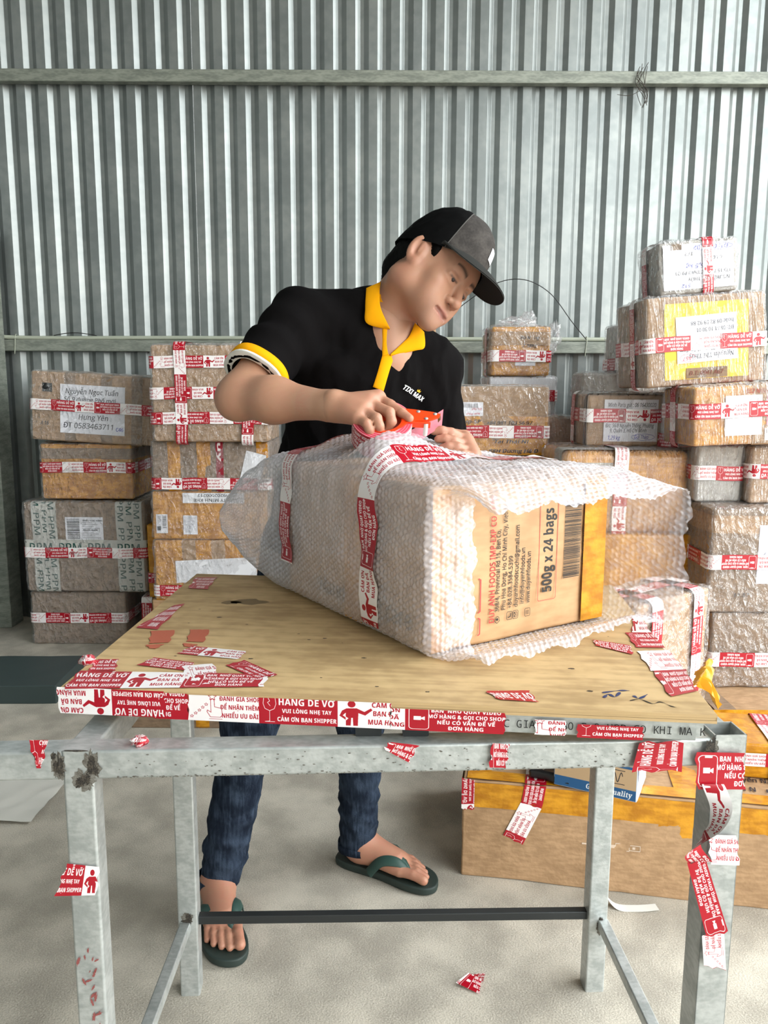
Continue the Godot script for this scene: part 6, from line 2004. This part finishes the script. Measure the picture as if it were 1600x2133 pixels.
func head_parts(head: Transform3D, root: Node3D) -> void:
	# eyes seen in the slit below the lids
	for x in [-1.0, 1.0]:
		var s := Solid.new()
		s.egg(Vector3(0.031 * x, -0.0018, 0.0745), Vector3(0.0120, 0.0102, 0.0112), 0.001)
		var e := s.mesh(Vector3(0.031 * x - 0.015, -0.015, 0.06), Vector3(0.031 * x + 0.015, 0.013, 0.09), 0.0016)
		for p in e.v:
			var d := p - Vector3(0.031 * x, -0.0060, 0.0855)
			e.c.append(Color(0.02, 0.014, 0.012) if d.length() < 0.0085 else Color(0.22, 0.19, 0.18))
		var w := Geo.new()
		w.append(e, head)
		w.c = e.c
		put("eye", w, M.wet_eye, root)
	# hair: the back and sides of the head below the cap
	var h := Solid.new()
	h.egg(Vector3(0, 0.034, -0.014), Vector3(0.0785, 0.089, 0.0965), 0.01)
	h.limb(Vector3(0, -0.03, -0.075), Vector3(0, -0.065, -0.062), 0.040, 0.028, 0.03)
	for x in [-1.0, 1.0]:
		h.egg(Vector3(0.0600 * x, 0.030, 0.028), Vector3(0.0105, 0.020, 0.024), 0.012)
	h.limb(Vector3(0, -0.16, 0.36), Vector3(0, 0.30, 0.29), 0.30, 0.30, 0.006, -1)   # keeps the face free
	for x in [-1.0, 1.0]:
		h.egg(Vector3(0.082 * x, -0.004, 0.004), Vector3(0.020, 0.036, 0.026), 0.006, Basis.IDENTITY, -1)
	var hm := h.mesh(Vector3(-0.10, -0.11, -0.125), Vector3(0.10, 0.14, 0.10), 0.004)
	for k in hm.v.size():
		hm.v[k] += hm.n[k] * 0.0016 * noise.get_noise_3d(hm.v[k].x * 260.0, hm.v[k].y * 60.0, hm.v[k].z * 260.0)
	var hw := Geo.new()
	hw.append(hm, head)
	put("hair", hw, M.hair, root)
	# cap: six gores, the two in front faded stiff cloth painted as lit, the rest as shaded; peak and a small badge
	var cap_rim := func(ph: float) -> float:   # height of the rim; ph 0 = forehead
		return 0.030 + 0.024 * cos(ph) - 0.012 * (0.5 - 0.5 * cos(2.0 * ph))
	var cap_pt := func(ph: float, t: float) -> Vector3:   # t 0 at the rim, 1 at the button
		var y0: float = cap_rim.call(ph)
		var q := sin(t * PI / 2)
		var y: float = lerpf(y0, 0.1485, q)
		var rad := pow(cos(t * PI / 2), 0.72)
		var front := maxf(0.0, cos(ph))
		var rx := 0.0835 * rad
		var rz := (0.103 + 0.004 * front * (1.0 - t)) * rad
		var p := Vector3(sin(ph) * rx, y + 0.006 * front * sin(t * PI), cos(ph) * rz - 0.008)
		var gore := absf(sin(ph * 3.0))
		return p * (1.0 - 0.012 * (1.0 - pow(gore, 0.35)) * (1.0 - 0.4 * t)) + p.normalized() * 0.0022 * ridge.get_noise_3dv(p * 22.0) * (0.3 if front > 0.5 else 1.0)
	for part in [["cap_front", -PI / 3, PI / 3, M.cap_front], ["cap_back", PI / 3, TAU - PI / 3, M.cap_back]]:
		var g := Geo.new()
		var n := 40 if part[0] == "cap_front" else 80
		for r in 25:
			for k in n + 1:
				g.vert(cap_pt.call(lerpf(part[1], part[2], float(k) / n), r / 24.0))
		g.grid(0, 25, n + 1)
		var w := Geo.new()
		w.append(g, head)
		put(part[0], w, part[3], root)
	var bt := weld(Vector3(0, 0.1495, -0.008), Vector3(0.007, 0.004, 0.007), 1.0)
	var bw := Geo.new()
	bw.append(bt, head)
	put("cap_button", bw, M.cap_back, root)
	for ph in [-PI / 3, PI / 3]:   # stitched seams of the front panel
		var pts := PackedVector3Array()
		for k in 16:
			var p: Vector3 = cap_pt.call(ph, k / 16.0)
			pts.append(head * (p * 1.006))
		put("cap_seam", tube(pts, func(_t): return 0.0011, 5), M.cap_seam, root)
	var brim := Geo.new()
	var nu := 36
	var nv := 14
	for side in 2:
		for r in nv + 1:
			for k in nu + 1:
				var ph := lerpf(-1.15, 1.15, float(k) / nu)
				var q := float(r) / nv
				var a: Vector3 = cap_pt.call(ph, 0.03)
				var ext := 0.082 * pow(maxf(0.0, cos(ph * 1.36)), 0.55)
				var dir := Vector3(sin(ph) * 0.30, 0, 1.0).normalized()
				var b := a + dir * ext
				b.y = 0.052 - 0.018 * (b.z - 0.09) / 0.08 - 3.4 * b.x * b.x
				var p := a.lerp(b, q)
				p.y = lerpf(a.y + 0.001, b.y, q) + 0.004 * sin(q * PI) - (0.0026 if side else 0.0)
				brim.vert(p)
	brim.grid(0, nv + 1, nu + 1)
	var first := (nv + 1) * (nu + 1)
	for r in nv:
		for k in nu:
			brim.quad(first + r * (nu + 1) + k, first + (r + 1) * (nu + 1) + k, first + (r + 1) * (nu + 1) + k + 1, first + r * (nu + 1) + k + 1)
	for k in nu:
		brim.quad(nv * (nu + 1) + k, first + nv * (nu + 1) + k, first + nv * (nu + 1) + k + 1, nv * (nu + 1) + k + 1)
	var rw := Geo.new()
	rw.append(brim, head)
	rw.smooth()
	put("cap_peak", rw, M.cap_peak, root)
	var em := Geo.new()
	for r in 7:
		for k in 9:
			var c: Vector3 = cap_pt.call(lerpf(-0.02, 0.26, k / 8.0), lerpf(0.16, 0.34, r / 6.0))
			em.vert(c * 1.012)
	em.grid(0, 7, 9)
	var ew := Geo.new()
	ew.append(em, head)
	put("cap_badge", ew, M.paper_white, root)

# ---- clothes
func march(s: Solid, x: float, y: float, z: float, lift: float) -> Vector3:
	var eye := Vector3(0, 1.25, 0)
	var to := Vector3(x, y, z)
	var d := (to - eye).normalized()
	var p := to - d * 0.25
	for k in 60:
		var e := s.at(p) - lift
		if e < 0.0005:
			return p
		p += d * minf(e, 0.02)
		if (p - to).dot(d) > 0.12:
			break
	return to

func cloth_patch(s: Solid, inner: Array, outer: Array, lift0: float, lift1: float, n := 18, m := 6) -> Geo:
	var a := curve(inner, n)
	var b := curve(outer, n)
	var g := Geo.new()
	for side in 2:
		for k in n:
			for j in m + 1:
				var t := float(j) / m
				var q := a[k].lerp(b[k], t)
				var p := march(s, q.x, q.y, q.z, lerpf(lift0, lift1, t) + 0.0025 * sin(t * PI))
				g.vert(p + (Vector3.ZERO if side == 0 else Vector3(-0.001, 0, -0.0028)), Vector2(float(k) / n, t))
	for k in n - 1:
		for j in m:
			var c := k * (m + 1) + j
			g.quad(c, c + 1, c + m + 2, c + m + 1)
	var first := n * (m + 1)
	for k in n - 1:
		for j in m:
			var c := first + k * (m + 1) + j
			g.quad(c, c + m + 1, c + m + 2, c + 1)
	for k in n - 1:   # hems along both long edges and the ends
		for j in [0, m]:
			var c := k * (m + 1) + int(j)
			if j == 0:
				g.quad(c, c + m + 1, first + c + m + 1, first + c)
			else:
				g.quad(c, first + c, first + c + m + 1, c + m + 1)
	for j in m:
		var c2 := (n - 1) * (m + 1) + j
		g.quad(c2, c2 + 1, first + c2 + 1, first + c2)
		g.quad(j, first + j, first + j + 1, j + 1)
	g.smooth()
	var facing := 0.0
	for k in n * (m + 1):
		facing += g.n[k].z
	if facing < 0.0:
		for k in range(0, g.i.size(), 3):
			var q2 := g.i[k + 1]
			g.i[k + 1] = g.i[k + 2]
			g.i[k + 2] = q2
		g.smooth()
	return g

func clothes(root: Node3D, j: Array) -> void:
	var sh_r: Vector3 = j[0]
	var el_r: Vector3 = j[1]
	var sh_l: Vector3 = j[3]
	var el_l: Vector3 = j[4]
	var neck_at: Vector3 = j[12]
	# polo shirt
	var s := Solid.new()
	sleeves_and_trunk(s, 0.006)
	var cuff_r := sh_r.lerp(el_r, 0.66)
	var cuff_l := sh_l.lerp(el_l, 0.60)
	s.limb(sh_r, sh_r.lerp(el_r, 0.72), 0.060, 0.064, 0.05)
	s.limb(sh_l, sh_l.lerp(el_l, 0.72), 0.056, 0.056, 0.05)
	# open sleeves, neck and front slit
	s.limb(cuff_r + (el_r - sh_r) * 0.02, el_r + (el_r - sh_r) * 0.3, 0.0505, 0.05, 0.004, -1)
	s.limb(cuff_r + (el_r - sh_r).normalized() * 0.180, cuff_r + (el_r - sh_r).normalized() * 0.182, 0.160, 0.160, 0.002, -1)
	s.limb(cuff_l + (el_l - sh_l).normalized() * 0.066, el_l + (el_l - sh_l) * 0.4, 0.064, 0.09, 0.004, -1)
	s.limb(neck_at + Vector3(0.008, -0.012, 0.006), neck_at + Vector3(0.10, 0.16, 0.03), 0.058, 0.075, 0.008, -1)
	s.limb(Vector3(0.032, 1.40, -1.725), Vector3(0.013, 1.340, -1.705), 0.038, 0.009, 0.008, -1)
	var plain := Solid.new()   # the same without openings, to lay collar and print on
	sleeves_and_trunk(plain, 0.006)
	plain.limb(sh_r, sh_r.lerp(el_r, 0.70), 0.060, 0.061, 0.05)
	plain.limb(sh_l, sh_l.lerp(el_l, 0.72), 0.056, 0.056, 0.05)
	var fold := func(p: Vector3) -> float:
		var low := smoothstep(1.42, 1.15, p.y)
		var f := 0.010 * low * noise.get_noise_3d(p.x * 16.0 + p.y * 3.0, p.y * 2.5, p.z * 16.0)
		f += 0.007 * ridge.get_noise_3d(p.x * 9.0 - p.y * 5.0, p.y * 5.0 + p.x * 6.0, p.z * 7.0) * smoothstep(1.45, 1.3, p.y)
		var arm := clampf((p - sh_r).dot(el_r - sh_r) / (el_r - sh_r).length_squared(), -0.5, 1.5)
		f += 0.005 * bump(p.distance_to(sh_r), 0.12, 0.06) * sin(arm * 26.0 + p.y * 20.0)
		return f * smoothstep(0.0, 0.05, p.distance_to(cuff_r + (el_r - sh_r).normalized() * 0.03) - 0.07) if arm > 0.2 else f
	var g := s.mesh(Vector3(-0.33, 0.80, -2.12), Vector3(0.33, 1.54, -1.58), 0.0075)
	for k in g.v.size():
		g.v[k] += g.n[k] * fold.call(g.v[k])
	g.n.clear()
	put("polo_shirt", g, M.black_cloth, root)
	# sleeve bands: yellow with a white line at the very edge
	for q in [[cuff_r, (el_r - sh_r).normalized()]]:
		for band in [[-0.004, 0.0165, 0.0685, "sleeve_band", M.yellow_cloth], [0.0165, 0.023, 0.0690, "sleeve_edge", M.white_cloth]]:
			var bg := Geo.new()
			var d: Vector3 = q[1]
			var x := d.cross(Vector3.BACK).normalized()
			var y := d.cross(x)
			for r in 5:
				for k in 48:
					var a := TAU * k / 48
					var along: float = [band[0], band[0], band[1], band[1], band[0]][r]
					var rad: float = [band[2] - 0.018, band[2], band[2], band[2] - 0.018, band[2] - 0.018][r]
					bg.vert(q[0] + d * (along + 0.0055) + (x * cos(a) + y * sin(a)) * (rad + 0.0012 * sin(a * 5.0)))
			bg.grid(0, 5, 48, true)
			bg.smooth()
			put(band[3], bg, band[4], root)
	# collar leaves and placket
	var right_leaf := cloth_patch(plain, [Vector3(-0.009, 1.478, -1.775), Vector3(-0.0115, 1.452, -1.755), Vector3(-0.0085, 1.418, -1.74), Vector3(0.011, 1.376, -1.73)], [Vector3(-0.040, 1.464, -1.77), Vector3(-0.042, 1.42, -1.755), Vector3(-0.038, 1.387, -1.745), Vector3(0.010, 1.373, -1.73)], 0.016, 0.009)
	put("collar", right_leaf, M.yellow_cloth, root)
	var left_leaf := cloth_patch(plain, [Vector3(0.066, 1.390, -1.765), Vector3(0.054, 1.362, -1.75), Vector3(0.038, 1.345, -1.735), Vector3(0.013, 1.322, -1.725)], [Vector3(0.086, 1.371, -1.765), Vector3(0.087, 1.338, -1.76), Vector3(0.066, 1.330, -1.745), Vector3(0.013, 1.317, -1.725)], 0.014, 0.009)
	put("collar", left_leaf, M.yellow_cloth, root)
	# the stand of the collar round the back of the neck
	var stand := Geo.new()
	for r in 3:
		for k in 33:
			var a := lerpf(-2.5, 1.75, k / 32.0)
			var x := man.x * sin(a) * 0.062 + man.z * cos(a) * -0.060
			var p := neck_at + Vector3(0.012, 0.0, 0.004) + x + Vector3(0.012, 0.010 + 0.013 * r, 0.0)
			p += Vector3(0, (x.dot(man.x)) * -0.42 - x.dot(man.z) * 0.25, 0)
			stand.vert(p + x.normalized() * (0.004 * sin(r * PI / 2)))
	stand.grid(0, 3, 33)
	put("collar", stand, M.yellow_cloth, root)
	var flap := cloth_patch(plain, [Vector3(-0.005, 1.380, -1.735), Vector3(-0.005, 1.35, -1.73), Vector3(-0.005, 1.316, -1.72)], [Vector3(0.010, 1.379, -1.735), Vector3(0.013, 1.35, -1.73), Vector3(0.0145, 1.322, -1.72)], 0.006, 0.006, 12, 4)
	put("placket", flap, M.yellow_cloth, root)
	flap = cloth_patch(plain, [Vector3(-0.005, 1.318, -1.72), Vector3(-0.014, 1.285, -1.715), Vector3(-0.0245, 1.252, -1.71)], [Vector3(0.023, 1.323, -1.72), Vector3(0.010, 1.285, -1.715), Vector3(-0.002, 1.243, -1.71)], 0.007, 0.007, 14, 4)
	put("placket", flap, M.yellow_cloth, root)
	# print on his left breast
	var lg := Geo.new()
	for r in 7:
		for k in 11:
			var q := Vector3(0.036, 1.257, -1.73).lerp(Vector3(0.090, 1.222, -1.76), k / 10.0) + Vector3(0.0055, 0.0085, 0) * lerpf(-1.25, 1.25, r / 6.0)
			var p := march(plain, q.x, q.y, q.z, 0.0)
			p += (p - Vector3(-0.03, 1.24, -1.83)).normalized() * (fold.call(p) + 0.003)
			lg.vert(p, Vector2(k / 10.0, 1.0 - r / 6.0))
	lg.grid(0, 7, 11)
	put("breast_print", lg, M.breast_print, root)
	# jeans
	s = Solid.new()
	var hip_r: Vector3 = j[6]
	var kn_r: Vector3 = j[7]
	var an_r: Vector3 = j[8]
	var hip_l: Vector3 = j[9]
	var kn_l: Vector3 = j[10]
	var an_l: Vector3 = j[11]
	s.egg((hip_r + hip_l) / 2 + Vector3(0, 0.04, 0), Vector3(0.165, 0.10, 0.125), 0.05, man)
	s.limb(hip_r, kn_r, 0.090, 0.066, 0.05)
	s.limb(kn_r, an_r + Vector3(0, -0.03, 0), 0.063, 0.047, 0.03)
	s.limb(hip_l, kn_l, 0.090, 0.062, 0.05)
	s.limb(kn_l, an_l + Vector3(0, -0.03, 0), 0.058, 0.046, 0.03)
	for q in [an_r, an_l]:   # cut level at the hems
		s.limb(q + Vector3(0, -5.008 - (0.0 if q == an_r else 0.012), 0), q + Vector3(0, -5.010 - (0.0 if q == an_r else 0.012), 0), 5.0, 5.0, 0.001, -1)
	g = s.mesh(Vector3(-0.50, 0.0, -2.14), Vector3(0.14, 1.06, -1.64), 0.0085)
	for k in g.v.size():
		var p := g.v[k]
		var low := smoothstep(0.42, 0.10, p.y)
		var f := smoothstep(0.085, 0.13, p.y) * 0.0075 * low * ridge.get_noise_3d(p.x * 5.0, p.y * 17.0 + p.x * 8.0, p.z * 5.0) + 0.005 * smoothstep(0.085, 0.13, p.y) * noise.get_noise_3d(p.x * 9.0, p.y * 9.0, p.z * 9.0)
		f += 0.006 * ridge.get_noise_3d(p.x * 4.0 + 7.0, p.y * 9.0, p.z * 4.0) * bump(p.y, 0.48, 0.12)
		g.v[k] += g.n[k] * f
	g.n.clear()
	put("jeans", g, M.denim, root)
	for q in [[an_r, 0.0], [an_l, -0.012]]:
		var hem := Geo.new()
		for r in 5:
			for k in 40:
				var a := TAU * k / 40
				var rad: float = [0.0440, 0.0520, 0.0520, 0.0440, 0.0440][r]
				var y: float = [-0.011, -0.011, 0.007, 0.007, -0.011][r] + q[1]
				hem.vert(q[0] + Vector3(cos(a) * rad, y + 0.0015 * sin(a * 4.0), sin(a) * rad))
		hem.grid(0, 5, 40, true)
		hem.smooth()
		if hem.n[45].dot(Vector3(cos(TAU * 5 / 40), 0, sin(TAU * 5 / 40))) < 0:
			for k in range(0, hem.i.size(), 3):
				var t := hem.i[k + 1]
				hem.i[k + 1] = hem.i[k + 2]
				hem.i[k + 2] = t
			hem.smooth()
		put("trouser_hem", hem, M.denim, root)

func sandal(h: Vector3, d: Vector3, inner: float, root: Node3D) -> void:
	d = d.normalized()
	var x := Vector3.UP.cross(d) * inner
	var outline := [[0.0, -0.024], [0.026, -0.016], [0.036, 0.02], [0.036, 0.07], [0.037, 0.12], [0.047, 0.18], [0.049, 0.215], [0.042, 0.25], [0.020, 0.268], [-0.012, 0.262], [-0.038, 0.238], [-0.053, 0.195], [-0.053, 0.16], [-0.044, 0.10], [-0.038, 0.05], [-0.035, 0.01], [-0.024, -0.016], [0.0, -0.024]]
	var pts := []
	for o in outline:
		pts.append(Vector3(o[0], 0, o[1]))
	var ring := curve(pts, 72)
	var g := Geo.new()
	var prof := [[0.90, 0.001], [0.97, 0.004], [1.0, 0.010], [0.985, 0.0165], [1.0, 0.0185], [0.975, 0.0215], [0.90, 0.0218]]
	var c := Vector3(0, 0, 0.122)
	for p in prof:
		for q in ring:
			var e: Vector3 = c + (q - c) * Vector3(1.0 - (1.0 - p[0]) * 0.9, 1, 1.0 - (1.0 - p[0]) * 0.35)
			g.vert(h + x * e.x + d * e.z + Vector3(0, p[1], 0))
	g.grid(0, prof.size(), ring.size())
	var mid := g.vert(h + d * 0.122 + Vector3(0, 0.0205, 0))
	var mid2 := g.vert(h + d * 0.122 + Vector3(0, 0.001, 0))
	var last := (prof.size() - 1) * ring.size()
	for k in ring.size() - 1:
		g.tri(mid, last + k, last + k + 1)
		g.tri(mid2, k + 1, k)
	g.smooth()
	if g.n[mid].y < 0:
		for k in range(0, g.i.size(), 3):
			var t := g.i[k + 1]
			g.i[k + 1] = g.i[k + 2]
			g.i[k + 2] = t
		g.smooth()
	var sole := put("sandal", g, M.sandal_green, root)
	# Y strap: from the post between the first toes back to both sides
	var at := func(side: float, up: float, along: float) -> Vector3: return h + x * side + Vector3(0, up, 0) + d * along
	var st := Geo.new()
	for side in [[0.043, 0.095, 0.020], [-0.047, 0.085, 0.020]]:
		var path := curve([at.call(0.0165, 0.034, 0.196), at.call(0.0165 + side[0] * 0.22, 0.058, 0.165), at.call(side[0] * 0.85, 0.055 if side[0] > 0 else 0.052, 0.125), at.call(side[0], side[2], side[1])], 24)
		for k in path.size():
			var f := (path[mini(k + 1, 23)] - path[maxi(k - 1, 0)]).normalized()
			var mid_at: Vector3 = at.call(0.0, 0.015, 0.12)
			var o := (path[k] - mid_at).normalized()
			var across := f.cross(o).normalized()
			o = across.cross(f).normalized()
			if o.dot(path[k] - mid_at) < 0:
				o = -o
			var w := lerpf(0.006, 0.013, smoothstep(0.0, 0.5, k / 23.0))
			for e in [[-1, 0.002], [0, 0.0055], [1, 0.002], [1, -0.0015], [0, 0.0], [-1, -0.0015]]:
				st.vert(path[k] + across * w * e[0] + o * (e[1] + 0.004))
		var first: int = st.v.size() - 24 * 6
		for k in 23:
			for e in 6:
				st.quad(first + k * 6 + e, first + k * 6 + (e + 1) % 6, first + (k + 1) * 6 + (e + 1) % 6, first + (k + 1) * 6 + e)
	st.append(tube(curve([at.call(0.0165, 0.046, 0.186), at.call(0.0165, 0.034, 0.195), at.call(0.0165, 0.018, 0.197)], 8), func(_t): return 0.0042, 8))
	st.smooth()
	obj("strap", st.mesh(), M.sandal_strap, sole).position = -root.position

# ------------------------------------------------------------------ the tape gun in his hand
func tape_gun() -> void:
	var root := thing("tape_gun", "orange hand-held tape dispenser with a roll of red printed tape in the man's right hand", "tape dispenser", Vector3(-0.005, 1.174, -1.472))
	var tilt := deg_to_rad(38.0)
	root.rotation.x = tilt
	root.rotation.z = deg_to_rad(-3.0)
	var ring := func(r0: float, r1: float, y0: float, y1: float) -> Geo:
		var g := Geo.new()
		var n := 64
		var prof := [[r0, y0], [r1, y0], [r1, y1], [r0, y1], [r0, y0]]
		for q in 4:
			var first := g.v.size()
			for s2 in 2:
				for k in n + 1:
					var a := TAU * k / n
					var p: Array = prof[q + s2]
					g.vert(Vector3(cos(a) * p[0], p[1], sin(a) * p[0]), Vector2(-a * p[0] / 0.42, 1.0 - (p[1] - y0) / maxf(0.001, y1 - y0)))
			g.grid(first, 2, n + 1)
		g.smooth()
		# turn outwards if needed
		if g.n[n + 1].dot(Vector3(1, 0, 0)) < 0.0 and false:
			pass
		return g
	var roll: Geo = ring.call(0.0385, 0.0555, -0.024, 0.024)
	obj("tape_roll", roll.mesh(), M.tape_two_sided, root)
	for q in 7:
		var rr := 0.0400 + q * 0.0023
		obj("tape_layer", (ring.call(rr, rr + 0.0018, 0.0238, 0.0250 + 0.0006 * (q % 2)) as Geo).mesh(), M.tape_side if q % 2 else M.tape_side_pale, root)
	obj("core_ring", (ring.call(0.0345, 0.0385, -0.025, 0.0275) as Geo).mesh(), M.orange_plastic, root)
	# blade arm: a plate that widens from the ring and ends in the cutter
	var outline := PackedVector2Array([Vector2(0.024, -0.030), Vector2(0.060, -0.027), Vector2(0.094, -0.022), Vector2(0.107, -0.017), Vector2(0.104, -0.009), Vector2(0.086, 0.002), Vector2(0.060, 0.005), Vector2(0.046, 0.010), Vector2(0.036, 0.021), Vector2(0.024, 0.030), Vector2(0.033, 0.014), Vector2(0.037, 0.0), Vector2(0.034, -0.015)])
	var tris := Geometry2D.triangulate_polygon(outline)
	var arm := Geo.new()
	for s2 in 2:
		var first := arm.v.size()
		for p in outline:
			arm.vert(Vector3(p.x, 0.029 - 0.0035 * s2, p.y))
		for k in range(0, tris.size(), 3):
			if s2 == 0:
				arm.tri(first + tris[k], first + tris[k + 2], first + tris[k + 1])
			else:
				arm.tri(first + tris[k], first + tris[k + 1], first + tris[k + 2])
	for k in outline.size():
		var a := outline[k]
		var b := outline[(k + 1) % outline.size()]
		arm.flat_quad(Vector3(b.x, 0.0255, b.y), Vector3(a.x, 0.0255, a.y), Vector3(a.x, 0.029, a.y), Vector3(b.x, 0.029, b.y))
	var upright := Geo.new()
	arm.append(flat_box(Vector3(0.040, 0.016, 0.006), Vector3(0.088, 0.029, 0.0095), 0.001))
	arm.smooth()
	obj("blade_arm", arm.mesh(), M.orange_two_sided, root)
	for p in [Vector3(0.066, 0.0295, -0.021), Vector3(0.097, 0.0295, -0.016), Vector3(0.080, 0.0295, -0.002)]:
		obj("bolt", weld(p, Vector3(0.0035, 0.002, 0.0035), 3.0).mesh(), M.galvanised, root)
	obj("guide_pin", tube(PackedVector3Array([Vector3(0.080, 0.026, 0.008), Vector3(0.080, 0.0, 0.010)]), func(_t): return 0.0042, 12).mesh(), M.white_plastic_two, root)
	var teeth := Geo.new()
	for k in 10:
		var z := -0.024 + k * 0.0018
		teeth.flat_quad(Vector3(0.103, 0.018, z), Vector3(0.1035, 0.018, z + 0.0024), Vector3(0.107, 0.027, z + 0.0024), Vector3(0.1085, 0.025, z + 0.0012))
	obj("cutter_blade", teeth.mesh(), M.steel_two_sided, root)
	# tape pulled from the roll to the other hand
	var path := PackedVector3Array()
	var ac := PackedVector3Array()
	for k in 24:
		var t := k / 23.0
		path.append(Vector3(lerpf(0.030, 0.120, t), lerpf(-0.002, -0.028, t), lerpf(0.044, -0.075, t)))
		ac.append(Vector3(0.02, 1.0, -0.3 - 0.2 * t).normalized())
	obj("tape_lead", ribbon(path, ac, 0.034, 0.4, 0.42).mesh(), M.pink_tape, root)

func _ready() -> void:
	make_view()
	make_materials()
	more_materials()
	person_materials()
	make_shed()
	make_table()
	make_parcels()
	make_floor_things()
	make_bubble_parcel()
	make_person()
